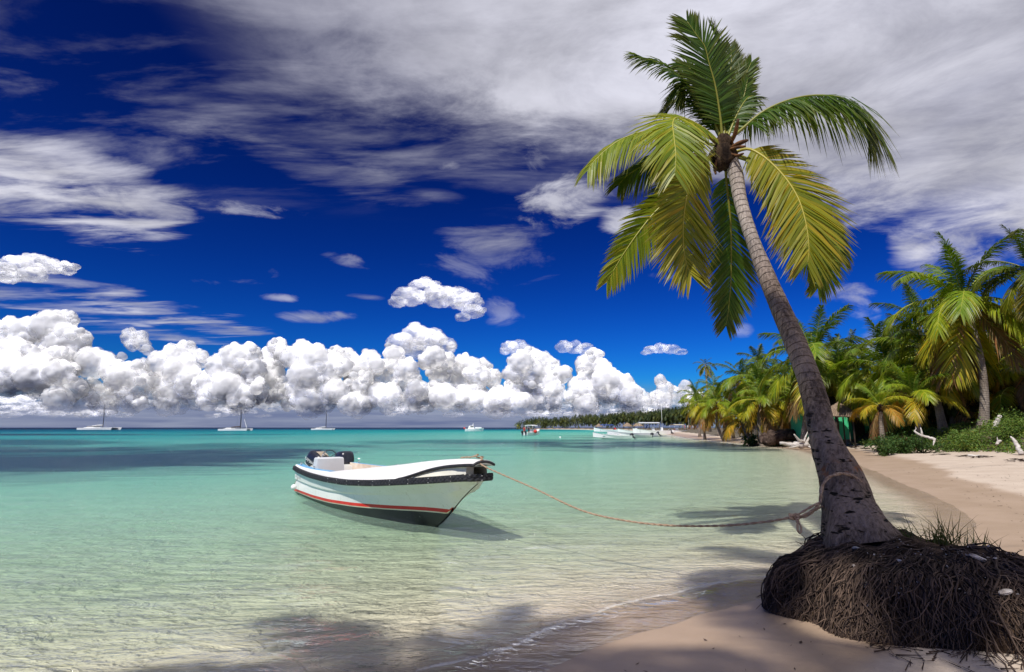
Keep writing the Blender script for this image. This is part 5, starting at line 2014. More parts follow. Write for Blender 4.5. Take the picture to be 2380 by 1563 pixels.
mb = strips([(4, 5), (5, 6), (6, 7), (7, 8), (0, 4, STEM[4], ST_N)], 'hull', None)
tr_ = [Vector((0, -levels[i][0][0], levels[i][1][0])) for i in range(9)] + [Vector((0, levels[i][0][0], levels[i][1][0])) for i in range(8, -1, -1)]
mb.add(tr_, [tuple(range(len(tr_)))])
e_ = [Vector((SX[-1], -levels[i][0][-1], levels[i][1][-1])) for i in range(9)] + [Vector((SX[-1], levels[i][0][-1], levels[i][1][-1])) for i in range(8, -1, -1)]
mb.add(e_, [tuple(reversed(range(len(e_))))])
mb.build('hull', M['topsides'], boat)
strips([(0, 1, 0, STEM[2] + 1), (1, 2, 0, STEM[2] + 1)], '', None).build('bottom', M['bottom'], boat)
s_ = strips([(2, 3, 0, STEM[3] + 1)], '', None).build('stripe', M['cream'], boat)
s_['label'] = 'thin cream stripe above the black bottom'
s_ = strips([(3, 4, 0, STEM[4] + 1)], '', None).build('stripe', M['red'], boat)
s_['label'] = 'red stripe along the waterline'

# rail of cut tyre tread, all round
near_ = [Vector((x, -b_, z_)) for x, b_, z_ in zip(SX, bg_, zg_)]
far_ = [Vector((x, b_, z_)) for x, b_, z_ in zip(SX, bg_, zg_)][::-1]
loop = near_ + [Vector((SX[-1] + .06, -bg_[-1] * .75, zg_[-1])), Vector((SX[-1] + .09, 0, zg_[-1])), Vector((SX[-1] + .06, bg_[-1] * .75, zg_[-1]))] + far_
LL = [0]
for a, b_ in zip(loop[:-1], loop[1:]):
    LL.append(LL[-1] + (b_ - a).length)
rows = []
mb = MB()
bolts = []
d = 0
stp = .0225
kk = 0
while d < LL[-1]:
    i = min(int(np.searchsorted(LL, d, 'right')) - 1, len(loop) - 2)
    u = (d - LL[i]) / max(LL[i + 1] - LL[i], 1e-6)
    p = loop[i].lerp(loop[i + 1], u)
    tg = (loop[min(i + 2, len(loop) - 1)] - loop[max(i - 1, 0)])
    tg.z = 0
    tg.normalize()
    o_ = Vector((tg.y, -tg.x, 0))
    zig = (.013 if kk % 4 in (1, 2) else -.006)
    grv = .010 if kk % 4 in (0, 1) else -.006
    th_ = .032
    rows.append([p + o_ * -.03 + Vector((0, 0, -RAILH)), p + o_ * (th_ * .8) + Vector((0, 0, -RAILH - .004)), p + o_ * (th_ + grv) + Vector((0, 0, -RAILH * .78)),
                 p + o_ * (th_ + grv) + Vector((0, 0, -RAILH * .52)), p + o_ * (th_ - .012) + Vector((0, 0, -RAILH * .47 + zig * .6)), p + o_ * (th_ - grv) + Vector((0, 0, -RAILH * .40 + zig * .6)),
                 p + o_ * (th_ - grv * .6) + Vector((0, 0, zig)), p + o_ * -.03 + Vector((0, 0, zig))])
    if kk % 22 == 3:
        bolts.append((p + o_ * (th_ + .012) + Vector((0, 0, -RAILH * .86)), p + o_ * (th_ + .012) + Vector((0, 0, -.012))))
    d += stp
    kk += 1
vs, fs = loft(rows)
mb.add(vs, fs)
rail = mb.build('rub_rail', M['tread'], boat, False, False)
v1, f1_ = ICO[1]
bme = mesh('bolt', (v1 * .0065).tolist(), f1_.tolist(), M['bolt'])
for a, b_ in bolts:
    for q_ in ((a, b_) if a.x > 3.5 else ()):
        o = link('bolt', bme, rail)
        o.location = q_

M['cream_in'] = mottled('cream_bulwark', (.62, .60, .50), (.70, .68, .58), 5, .5, .05, .003)
# coaming, side decks, cockpit, foredeck
NC = int(np.searchsorted(SX, 3.32))
mb = MB()
for sd in (-1, 1):
    r1 = [Vector((x, sd * (b_ - .015), z_ - .02)) for x, b_, z_ in zip(SX, bg_, zg_)]
    r2 = [Vector((x, sd * (b_ - .03), z_ + h_ * .8)) for x, b_, z_, h_ in zip(SX, bg_, zg_, hc_)]
    r3 = [Vector((x, sd * (b_ - .055), z_ + h_)) for x, b_, z_, h_ in zip(SX, bg_, zg_, hc_)]
    k_ = int(np.searchsorted(SX, 6.2))
    vs, fs = loft([r1[:k_], r2[:k_], r3[:k_]])
    mb.add(vs, fs if sd < 0 else [tuple(reversed(f_)) for f_ in fs])
mb.build('coaming', M['deck_white'], boat)
mb = MB()
for sd in (-1, 1):
    r3 = [Vector((x, sd * (b_ - .055), z_ + h_)) for x, b_, z_, h_ in zip(SX, bg_, zg_, hc_)][:NC]
    r4 = [Vector((x, sd * (b_ - .20), z_ + h_ + .005)) for x, b_, z_, h_ in zip(SX, bg_, zg_, hc_)][:NC]
    vs, fs = loft([r3, r4])
    mb.add(vs, fs if sd < 0 else [tuple(reversed(f_)) for f_ in fs])
mb.build('side_deck', M['blue_paint'], boat)
mb = MB()
for sd in (-1, 1):
    r4 = [Vector((x, sd * (b_ - .20), z_ + h_ + .005)) for x, b_, z_, h_ in zip(SX, bg_, zg_, hc_)][:NC]
    r5 = [Vector((x, sd * (b_ - .22), .10)) for x, b_ in zip(SX, bg_)][:NC]
    vs, fs = loft([r4, r5])
    mb.add(vs, fs if sd < 0 else [tuple(reversed(f_)) for f_ in fs])
r5a = [Vector((x, -(b_ - .22), .10)) for x, b_ in zip(SX, bg_)][:NC]
r5b = [Vector((x, (b_ - .22), .10)) for x, b_ in zip(SX, bg_)][:NC]
vs, fs = loft([r5a, r5b])
mb.add(vs, fs)
mb.build('cockpit', M['beige'], boat)
mb = MB()
mb.box((.10, 0, .36), (.14, 1.30, .52))
mb.box((.55, 0, .30), (.5, 1.28, .42))
mb.build('stern_bench', M['deck_white'], boat, False, False)
mb = MB()
mb.box((2.75, .28, .36), (.55, .9, .50))
mb.build('seat', M['beige'], boat, False, False)
mb = MB()
mb.box((2.35, .66, .52), (.4, .25, .26))
mb.build('locker', M['beige'], boat, False, False)

# foredeck, rising to the overhanging bow platform
DX = np.linspace(3.30, 7.80, 60)
eb = np.interp(DX, [3.3, 4.4, 5.4, 6.05, 6.35, 6.7, 7.1, 7.5, 7.8], [.89, .85, .735, .60, .50, .36, .29, .25, .16])
ez = np.interp(DX, [3.3, 4.4, 5.4, 6.05, 6.35, 6.7, 7.1, 7.5, 7.8], [.72, .72, .735, .775, .85, .96, 1.03, 1.07, 1.09])
cz = np.interp(DX, [3.3, 3.5, 4.2, 5.0, 6.0, 6.6, 7.1, 7.5, 7.8], [.75, .78, .85, .925, 1.03, 1.085, 1.12, 1.135, 1.135])
sm = lambda v_: np.convolve(np.concatenate([[v_[0]] * 2, v_, [v_[-1]] * 2]), np.ones(5) / 5, 'valid')
eb, ez, cz = sm(eb), sm(ez), sm(cz)
rows, under = [], []
for x, b_, z_, c_ in zip(DX, eb, ez, cz):
    rows.append([Vector((x, y * b_, z_ + (c_ - z_) * (1 - abs(y) ** 2.3))) for y in np.linspace(-1, 1, 17)])
vs, fs = loft(rows)
mb = MB()
mb.add(vs, [tuple(reversed(f_)) for f_ in fs])
k6 = int(np.searchsorted(DX, 6.1))
und = [[p_ - Vector((0, 0, .045 + .02 * (1 - abs(y) ** 2))) for p_, y in zip(r_, np.linspace(-1, 1, 17))] for r_ in rows[k6:]]
vs, fs = loft(und)
mb.add(vs, fs)
fr_ = [rows[-1], und[-1]]
vs, fs = loft(fr_)
mb.add(vs, fs)
dk = mb.build('foredeck', M['deck_white'], boat)
mb = MB()
edge_ = [r_[0] for r_ in rows[k6 - 1:]] + [rows[-1][k_] for k_ in range(2, 15, 2)] + [r_[-1] for r_ in rows[k6 - 1:]][::-1]
edge_ = [Vector((p_.x, p_.y * 1.02, p_.z - .025)) for p_ in edge_]
mb.tube(edge_, .02, 7)
mb.build('edge_trim', M['tread'], dk)
mb = MB()
bul = [Vector((3.31, y, z_)) for y, z_ in ((-.72, .11), (.72, .11), (.86, .64), (.5, .69), (0, .705), (-.5, .69), (-.86, .64))]
mb.add(bul, [tuple(range(7))])
mb.build('bulkhead', M['beige'], boat, False, False)
wl_ = [i for i in range(ST_N) if SX[i] > 6.0]
mb = MB()
vs, fs = loft([[Vector((SX[i], -(bg_[i] - .02), zg_[i] - .01)) for i in wl_], [Vector((SX[i], 0, zg_[i] - .06)) for i in wl_], [Vector((SX[i], bg_[i] - .02, zg_[i] - .01)) for i in wl_]])
mb.add(vs, fs)
mb.build('bow_well', M['beige'], boat)
mb = MB()
for sd in (-1, 1):
    a_, b_ = [], []
    for x in np.linspace(6.08, 7.60, 18):
        i = int(np.searchsorted(SX, x))
        j = int(np.searchsorted(DX, x))
        a_.append(Vector((x, sd * (bg_[i] - .035), zg_[i] - .02)))
        b_.append(Vector((x, sd * min(bg_[i] - .05, eb[j] - .03), max(ez[j] - .05, zg_[i] + .0))))
    vs, fs = loft([a_, b_])
    mb.add(vs, fs)
mb.build('bulwark', M['cream_in'], boat)
mb = MB()
mb.box((7.33, 0, .97), (.14, .13, .22))
mb.build('bow_post', M['deck_white'], boat, False, False)
mb = MB()
mb.tube([(7.2, -.18, .90), (7.22, -.10, 1.0), (7.3, -.05, 1.04)], .012, 6)
mb.build('handle', M['metal'], boat)
mb = MB()
mb.tube([(6.62, -.10, .50), (6.70, -.13, .47), (6.70, -.10, .43), (6.64, -.07, .42)], .012, 6)
mb.build('towing_eye', M['far_dark'], boat)
mb = MB()
mb.tube([(6.72, .02, .36), (6.80, .0, .31), (6.76, 0, .26)], [.022, .028, .02], 6)
mb.build('stem_fitting', M['far_dark'], boat)

# console with wheel
CXc, CYc = 1.75, -.47
mb = MB()
bot, top = .11, .93
vs = []
for z_, x0, x1, w_ in ((bot, -.26, .20, .345), (top - .02, -.12, .17, .29), (top, -.10, .15, .27)):
    for sx_, sy_ in ((x1, -1), (x1, 1), (x0, 1), (x0, -1)):
        vs.append(Vector((CXc + sx_, CYc + sy_ * w_, z_)))
fs = []
for L_ in (0, 4):
    for k_ in range(4):
        fs.append((L_ + k_, L_ + (k_ + 1) % 4, L_ + 4 + (k_ + 1) % 4, L_ + 4 + k_))
fs.append((8, 9, 10, 11))
mb.add(vs, fs)
con = mb.build('console', M['grey_panel'], boat, False, False)
mb = MB()
wc = Vector((CXc - .20, CYc + .08, .92))
ax1, ax2 = Vector((0, 1, 0)), Vector((-.35, 0, .94))
mb.tube([wc + (ax1 * math.cos(2 * math.pi * k_ / 24) + ax2 * math.sin(2 * math.pi * k_ / 24)) * .17 for k_ in range(25)], .011, 6)
for k_ in range(3):
    a = 2 * math.pi * k_ / 3 + .5
    mb.tube([wc, wc + (ax1 * math.cos(a) + ax2 * math.sin(a)) * .17], .008, 5)
mb.build('steering_wheel', M['far_dark'], con)
mb = MB()
mb.tube([(CXc - .12, CYc - .12, .94), (CXc - .22, CYc - .02, 1.06)], .012, 6)
mb.build('throttle_lever', M['metal'], con)


def cleat(parent, loc, rz=0):
    mb_ = MB()
    c_, s_ = math.cos(rz), math.sin(rz)
    for o_ in (-.03, .03):
        mb_.tube([(loc[0] + c_ * o_, loc[1] + s_ * o_, loc[2]), (loc[0] + c_ * o_, loc[1] + s_ * o_, loc[2] + .035)], .010, 6)
    mb_.tube([(loc[0] - c_ * .075, loc[1] - s_ * .075, loc[2] + .045), (loc[0] + c_ * .075, loc[1] + s_ * .075, loc[2] + .045)], .012, 6)
    return mb_.build('cleat', M['metal'], parent)


for x, sd in ((.35, -1), (1.9, -1), (.35, 1), (2.6, 1)):
    i = int(np.searchsorted(SX, x))
    cleat(boat, (x, sd * (bg_[i] - .12), zg_[i] + hc_[i] + .004))
mb = MB()
mb.tube([(.62, -.70, .64), (.78, -.62, .70)], .02, 6)
mb.build('grab_handle', M['brown_log'], boat)
# faint worn registration marks on the quarter
mb = MB()
rl = random.Random(4)
for k_ in range(9):
    if k_ == 4:
        continue
    x = .16 + k_ * .085
    i = int(np.searchsorted(SX, x))
    yb = -(levels[6][0][i] * .35 + levels[7][0][i] * .65) - .003
    h_ = .05
    mb.box((x, yb, .43), (.010, .004, h_))
    mb.box((x + .018, yb, .43 + rl.choice((-.022, 0, .022))), (.028, .004, .009))
    if rl.random() < .6:
        mb.box((x + .034, yb, .43), (.009, .004, h_ * .8))
M['faint'] = mottled('faded_lettering', (.42, .44, .46), (.62, .63, .63), 9, .5, 0, .001)
mb.build('lettering', M['faint'], boat, False, False)


def outboard(parent, loc, yaw, tilt, tan=False, text=False):
    mat = Matrix.Translation(loc) @ Matrix.Rotation(yaw, 4, 'Z') @ Matrix.Rotation(tilt, 4, 'Y')
    e = bpy.data.objects.new('outboard_motor', None)
    rows_ = []
    for z_, hw, hl, ox in ((0, .15, .22, 0), (.05, .19, .28, 0), (.16, .215, .315, 0), (.30, .218, .315, .0), (.40, .205, .295, .01), (.46, .18, .26, .02), (.495, .13, .19, .03), (.505, .0, .0, .03)):
        rows_.append([Vector((ox + hl * math.copysign(abs(math.cos(a)) ** .6, math.cos(a)), hw * math.copysign(abs(math.sin(a)) ** .6, math.sin(a)), z_)) for a in [2 * math.pi * k / 28 for k in range(28)]])
    vs_, fs_ = loft(rows_, True)
    cw = mk('outboard_motor', vs_, [tuple(reversed(f_)) for f_ in fs_] + [tuple(range(28))], M['engine'], parent)
    cw.matrix_basis = mat
    mb_ = MB()
    mb_.tube([(0, 0, .03), (0, 0, -.30), (.02, 0, -.62)], [.13, .085, .07], 10)
    mb_.box((.22, 0, -.12), (.24, .16, .26))
    mb_.build('leg', M['engine'], cw)
    mb_ = MB()
    mb_.tube([(.20, 0, -.66), (.0, 0, -.68), (-.18, 0, -.66)], [.02, .055, .045], 8)
    mb_.box((.02, 0, -.80), (.16, .012, .2))
    mb_.box((0, 0, -.52), (.36, .18, .014))
    for k in range(3):
        mb_.box((-.2, .06 * math.cos(2.09 * k), -.66 + .06 * math.sin(2.09 * k)), (.015, .09, .12), Matrix.Rotation(2.09 * k, 3, 'X') @ Matrix.Rotation(.5, 3, 'Z'))
    mb_.build('gearcase', M['far_dark'], cw)
    mb_ = MB()
    mb_.tube([(.313 * math.copysign(abs(math.cos(a)) ** .6, math.cos(a)), .217 * math.copysign(abs(math.sin(a)) ** .6, math.sin(a)), .12) for a in [2 * math.pi * k / 28 for k in range(29)]], .006, 5)
    mb_.build('cowl_seam', M['grey_panel'], cw)
    if tan:
        vs_ = []
        for (x, z_) in ((.325, .20), (.318, .32), (.29, .425), (.235, .485), (.13, .512), (-.02, .516)):
            w_ = .12
            vs_ += [Vector((x, -w_, z_)), Vector((x, w_, z_))]
        mk('cowl_panel', vs_, [(2 * k, 2 * k + 1, 2 * k + 3, 2 * k + 2) for k in range(5)], M['engine_tan'], cw)
    if text:
        cu = bpy.data.curves.new('lettering', 'FONT')
        cu.body = 'YAMAHA'
        cu.size = .115
        cu.align_x = 'CENTER'
        cu.materials.append(M['far_white'])
        tmp = bpy.data.objects.new('lettering', cu)
        tme_ = bpy.data.meshes.new_from_object(tmp)
        bpy.data.objects.remove(tmp)
        to = link('lettering', tme_, cw)
        to.location = (-.02, -.224, .22)
        to.rotation_euler = (math.radians(90), 0, 0)
    return cw


outboard(boat, (-.34, -.20, .50), math.radians(20), math.radians(22), True, True)
outboard(boat, (-.36, .56, .47), math.radians(4), math.radians(-4), False, False)

# white ball fender hanging at the quarter
fo = thing('ball_fender', 'round white fender hanging at the near stern corner of the front boat', 'fender', (0, 0, 0))
bw_ = Matrix.Translation(BO) @ Matrix.Rotation(TH, 4, 'Z')
fp = bw_ @ Vector((.50, -.90, .19))
fo.location = fp
v, f = ICO[3]
mk('ball', (v * .068).tolist(), f.tolist(), M['far_white'], fo)
mb = MB()
mb.tube([(0, 0, .06), tuple(bw_.to_3x3() @ Vector((.0, .10, .24))), tuple(bw_.to_3x3() @ Vector((0, .06, .42)))], .006, 5)
mb.build('cord', M['rope'], fo)

# ------------------------------------------------------------------ mooring rope
tipw = bw_ @ Vector((7.76, -.06, 1.16))
rope = thing('mooring_rope', 'brown rope sagging from the front boat to the leaning palm trunk', 'rope', tipw)
mid_ = [(1240, 1135), (1350, 1186), (1450, 1210), (1560, 1222), (1680, 1222), (1780, 1213), (1845, 1202)]
d0, d1 = tipw.y, 5.35
RP = [bw_ @ Vector((7.62, .05, 1.15)), bw_ @ Vector((7.80, -.02, 1.15)), bw_ @ Vector((7.86, -.05, 1.06))]
x0 = 1142
for (x, y) in mid_:
    t_ = (x - x0) / (1845 - x0)
    # perspective-true spacing along the line
    zdep = 1 / ((1 - t_) / d0 + t_ / d1)
    RP.append(at(x, y, zdep))


def strand(name, pts, r_, n_, parent):
    P = spline(pts, n_)
    mb_ = MB()
    # two plies twisted round each other
    for ph_ in (0, math.pi):
        Q_ = []
        d_ = 0
        for i, p in enumerate(P):
            tg = (P[min(i + 1, n_ - 1)] - P[max(i - 1, 0)]).normalized()
            a = tg.cross(Vector((0, 0, 1)))
            if a.length < .1:
                a = tg.cross(Vector((0, 1, 0)))
            a.normalize()
            b_ = tg.cross(a)
            if i:
                d_ += (p - P[i - 1]).length
            an = d_ / (r_ * 7) * 2 * math.pi / 2 + ph_
            Q_.append(p + (a * math.cos(an) + b_ * math.sin(an)) * r_ * .45)
        mb_.tube(Q_, r_ * .66, 5)
    return mb_.build(name, M['rope'], parent, True)


strand('line', RP, .0115, 420, rope)
KN = RP[-1]
ringp = []


def on_trunk(px, py):
    """a point on the near face of the trunk under a sight line"""
    d = ray(px, py)
    best, bp = 1e9, None
    for c_, r_ in zip(P3, R3):
        tt = (c_ - Vector((0, 0, EYE))).dot(d) / d.dot(d)
        q_ = Vector((0, 0, EYE)) + d * tt
        e_ = (q_ - c_).length
        if abs(q_.z - c_.z) < best:
            best = abs(q_.z - c_.z)
            off_ = min(Vector((q_.x - c_.x, q_.y - c_.y)).length, r_ * 1.05)
            bp = at(px, py, c_.y - math.sqrt(max((r_ * 1.12) ** 2 - off_ ** 2, 0)) - .05)
    return bp


ringp = [on_trunk(x, y) for x, y in ((1911, 1132), (1917, 1120), (1926, 1110), (1940, 1104), (1958, 1101), (1975, 1104), (1990, 1112), (2001, 1123))]
e0_ = ringp[-1]
ringp += [at(2008, 1136, e0_.y + .08), at(2010, 1150, e0_.y + .22), at(1990, 1165, e0_.y + .36), at(1950, 1170, e0_.y + .40), at(1920, 1172, e0_.y + .25)]
eye_ = at(1906, 1168, 5.36)
strand('loop', [eye_, at(1908, 1148, 5.36)] + ringp + [at(1913, 1178, 5.5)], .0145, 220, rope)
strand('strand', [KN, at(1862, 1192, 5.34), at(1882, 1180, 5.34), eye_], .0105, 46, rope)
strand('strand', [KN + Vector((0, 0, -.006)), at(1866, 1198, 5.33), at(1886, 1188, 5.34), at(1906, 1172, 5.36)], .0105, 46, rope)
strand('strand', [KN + Vector((.01, 0, -.012)), at(1875, 1200, 5.36), at(1895, 1186, 5.38), at(1914, 1176, 5.5)], .0105, 46, rope)
kp = [KN + Vector((.020 * math.cos(q_ * 1.9) + (q_ - 8) * .0038, .016 * math.sin(q_ * 2.3), .022 * math.sin(q_ * 1.9))) for q_ in range(17)]
strand('knot', kp, .0125, 110, rope)
strand('tail', [KN + Vector((.02, 0, -.01)), at(1856, 1214, 5.33), at(1862, 1228, 5.32), at(1860, 1240, 5.32), at(1854, 1232, 5.33), at(1853, 1214, 5.34), KN], .0095, 60, rope)
strand('bow_lashing', [bw_ @ Vector(q_) for q_ in ((7.15, -.02, 1.14), (7.3, .02, 1.155), (7.45, -.02, 1.16), (7.56, .04, 1.19), (7.62, 0, 1.205), (7.66, -.05, 1.18), (7.6, .03, 1.155), (7.7, .05, 1.17), (7.76, -.03, 1.175), (7.80, -.02, 1.15))], .012, 90, rope)


# ================================================================== boats farther out
def simple_hull(L, B, F_, bowrise=.3, rake=.12, ns=16, sternb=.8, draft=.2):
    """rows for an open or decked boat, bow to +X, stern at 0"""
    rows_ = []
    for i in range(ns + 1):
        t_ = i / ns
        b_ = B / 2 * (sternb + (1 - sternb) * min(t_ / .35, 1)) * (1 if t_ < .45 else max(0.02, 1 - ((t_ - .45) / .55) ** 2.3))
        zg = F_ + bowrise * max(0, (t_ - .35) / .65) ** 1.7
        x = t_ * L
        bl = b_ * (.82 - .30 * max(0, (t_ - .4) / .6))
        xo = -rake * L * max(0, (t_ - .55) / .45) ** 1.5
        rows_.append([Vector((x + xo * .9, 0, -draft * (1 - .9 * max(0, (t_ - .6) / .4) ** 2))), Vector((x + xo, -bl, 0)), Vector((x + xo * .45, -(bl * .45 + b_ * .55), zg * .55)), Vector((x, -b_, zg)), Vector((x, -b_ + .06, zg + .01))])
    return rows_


def hull_part(rows_, name, mat, parent, open_=True, floor=.1):
    mb_ = MB()
    mir = [[Vector((p_.x, -p_.y, p_.z)) for p_ in r_] for r_ in rows_]
    for k in range(4):
        for rr, flip in ((rows_, 0), (mir, 1)):
            vs_, fs_ = loft([[r_[k] for r_ in rr], [r_[k + 1] for r_ in rr]])
            mb_.add(vs_, [tuple(reversed(f_)) for f_ in fs_] if flip else fs_)
    s0 = rows_[0]
    mb_.add(s0[:4] + [Vector((p_.x, -p_.y, p_.z)) for p_ in s0[3:0:-1]], [tuple(range(7))])
    if open_:
        for rr, flip in ((rows_, 0), (mir, 1)):
            a_ = [r_[4] for r_ in rr]
            b_ = [Vector((r_[4].x, r_[4].y * .9, floor + .5 * max(0, (i / len(rr) - .7)))) for i, r_ in enumerate(rr)]
            vs_, fs_ = loft([a_, b_])
            mb_.add(vs_, fs_)
        vs_, fs_ = loft([[Vector((r_[4].x, r_[4].y * .9, floor + .5 * max(0, (i / len(rows_) - .7)))) for i, r_ in enumerate(rows_)], [Vector((r_[4].x, -r_[4].y * .9, floor + .5 * max(0, (i / len(rows_) - .7)))) for i, r_ in enumerate(rows_)]])
        mb_.add(vs_, fs_)
    else:
        c_ = [Vector((r_[4].x, 0, r_[4].z + .05)) for r_ in rows_]
        for rr in (rows_, mir):
            vs_, fs_ = loft([[r_[4] for r_ in rr], c_])
            mb_.add(vs_, fs_)
    return mb_.build(name, mat, parent)


def far_engine(parent, loc, tilt, s=1.0):
    mat = Matrix.Translation(loc) @ Matrix.Rotation(tilt, 4, 'Y') @ Matrix.Scale(s, 4)
    mb_ = MB()
    rows_ = []
    for z_, hw, hl in ((0, .14, .2), (.1, .2, .3), (.3, .21, .31), (.42, .16, .24), (.47, .0, .0)):
        rows_.append([Vector((hl * math.cos(a), hw * math.sin(a), z_)) for a in [2 * math.pi * k / 12 for k in range(12)]])
    vs_, fs_ = loft(rows_, True)
    mb_.add(vs_, fs_)
    mb_.tube([(0, 0, .05), (0, 0, -.7)], [.13, .08], 8)
    mb_.tube([(.2, 0, -.72), (-.2, 0, -.72)], [.03, .07], 8)
    mb_.box((0, 0, -.5), (.4, .25, .03))
    mb_.box((-.24, 0, -.72), (.03, .30, .06))
    o_ = mb_.build('outboard_motor', M['far_dark'], parent)
    o_.matrix_basis = mat
    return o_


GL = 'white launches moored off the far beach'


def launch(label, bow, stern, D, beam=1.9, F_=.5, bowrise=.5, yawadd=0.0, seats=0, canopy=None, top=None, engine=None, extras=(), group=GL, decked=False, name='launch'):
    """bow and stern given as sheet x; broadside unless yawadd turns it"""
    pb, ps = at(bow, 994, D), at(stern, 994, D)
    L = abs(pb.x - ps.x) / max(math.cos(yawadd), .3)
    rz = (0 if pb.x > ps.x else math.pi) + yawadd
    t = thing(name, label, 'boat', (ps.x, D, 0), rz, group)
    hull_part(simple_hull(L, beam, F_, bowrise, .24), 'hull', M['far_white'], t, not decked)
    for k in range(seats):
        mb_ = MB()
        mb_.box((L * (.30 + .11 * k), 0, F_ + .02), (.28, beam * .8, .08))
        mb_.box((L * (.30 + .11 * k), 0, F_ + .12), (.06, beam * .7, .26))
        mb_.build('seat', M['far_white'], t, False, False)
    if canopy:
        x0_, x1_, z_, mt = canopy
        mb_ = MB()
        n_ = 7
        rows_ = [[Vector((L * (x0_ + (x1_ - x0_) * i / 5), beam * .5 * (2 * k / n_ - 1), z_ - .16 * (2 * k / n_ - 1) ** 2)) for k in range(n_ + 1)] for i in range(6)]
        vs_, fs_ = loft(rows_)
        mb_.add(vs_, fs_)
        vs_, fs_ = loft([[p_ - Vector((0, 0, .10)) for p_ in r_] for r_ in rows_])
        mb_.add(vs_, fs_)
        mb_.add([rows_[0][k] for k in range(8)] + [rows_[0][k] - Vector((0, 0, .1)) for k in range(8)], [(k, k + 1, k + 9, k + 8) for k in range(7)])
        mb_.add([r_[0] for r_ in rows_] + [r_[0] - Vector((0, 0, .1)) for r_ in rows_], [(k, k + 1, k + 7, k + 6) for k in range(5)])
        mb_.add([r_[-1] for r_ in rows_] + [r_[-1] - Vector((0, 0, .1)) for r_ in rows_], [(k, k + 1, k + 7, k + 6) for k in range(5)])
        cn = mb_.build('canopy', M[mt], t)
        for x in (x0_ + .02, x1_ - .02):
            for sd in (-1, 1):
                mb2 = MB()
                mb2.tube([(L * x, sd * beam * .42, F_ * .6), (L * x, sd * beam * .42, z_ - .12)], .03, 5)
                mb2.build('pole', M['metal'], cn)
    if engine:
        for sy in engine[1]:
            far_engine(t, (-.25, sy, F_ * .8), engine[0])
    for kind, x, y, z_, s_ in extras:
        mb_ = MB()
        v_, f_ = ICO[2]
        if kind == 'buoy':
            mb_.add((v_ * s_ + np.array((L * x, y, z_))).tolist(), f_.tolist())
            mb_.build('buoy', M['far_red'], t)
        elif kind == 'console':
            mb_.box((L * x, y, z_), (.6, .8, s_), None, .8)
            mb_.build('console', M['far_white'], t, False, False)
        elif kind == 'screen':
            mb_.box((L * x, y, z_), (.06, .9, s_), Matrix.Rotation(-.4, 3, 'Y'))
            mb_.build('windscreen', M['glass'], t, False, False)
        elif kind == 'stripe':
            mb_.box((L * x, y, z_), (s_, .02, .12))
            mb_.build('stripe', M['far_blue'], t, False, False)
        elif kind == 'antenna':
            mb_.tube([(L * x, y, z_), (L * x, y, z_ + s_)], .035, 6)
            mb_.build('antenna', M['far_white'], t)
        elif kind == 'pole':
            mb_.tube([(L * x, y, z_), (L * x + s_ * .15, y, z_ + s_)], .035, 6)
            mb_.build('frame', M['far_dark'], t)
    return t, L


launch('nearest white launch with a row of white seats and a tilted motor', 1377, 1466, 86, 1.9, .42, .5, .06, 5, None, None, (.75, (0,)))
launch('long white launch behind the nearest one, motor tilted at its right end', 1412, 1527, 113, 2.1, .5, .45, -.05, 0, None, None, (.75, (0,)), [('stripe', .72, -1.0, .42, 1.2), ('stripe', .82, -.98, .45, .4)])
launch('white launch squeezed between two others, motor dropped at its middle', 1440, 1512, 101, 1.8, .32, .3, .1, 0, None, None, (.1, (0,)))
launch('white launch with a navy canopy and a red ball at its side', 1381, 1436, 205, 2.3, .8, .8, -.1, 0, (.18, .75, 2.6, 'far_blue'), None, (.4, (0,)), [('buoy', .12, -1.2, .95, .55), ('stripe', .45, -1.16, .4, .6)])
launch('low white launch behind the red ball launch, without canopy', 1436, 1496, 152, 2.0, .7, .6, -.05, 0, None, None, (.5, (0,)), [('buoy', .35, -1.0, .55, .2), ('console', .3, 0, 1.0, .8)])
launch('large white launch under a grey framed hard top', 1470, 1556, 140, 2.5, .85, .55, .04, 0, (.30, .86, 2.85, 'grey_panel'), None, (.7, (-.4, .4)), [('console', .45, 0, 1.3, .9), ('console', .22, 0, 1.2, .8), ('screen', .62, 0, 1.75, .9), ('pole', .4, -1.0, .8, 2.0), ('pole', .5, -1.0, .8, 2.0), ('pole', .62, -1.0, .8, 2.0), ('antenna', .2, 0, 1.0, 6.2)])
launch('white launch end on with a tan canopy, last at the right', 1548, 1592, 168, 2.3, .7, .4, .45, 0, (.2, .8, 2.5, 'far_tan'), None, (.6, (-.4, .4)), [('buoy', .45, -1.2, .8, .45), ('buoy', .38, -1.2, .8, .4), ('console', .5, 0, 1.0, .8)])
sb, sbl = launch('small white boat with canopy, two people and a red ball off the palm shore', 1256, 1219, 120, 2.1, .6, .75, .95, 0, (.28, .62, 2.15, 'far_white'), None, (0, (-.42, .42)), [('buoy', .42, -1.12, .75, .40), ('console', .5, 0, .9, .7)], None, name='canopy_boat')


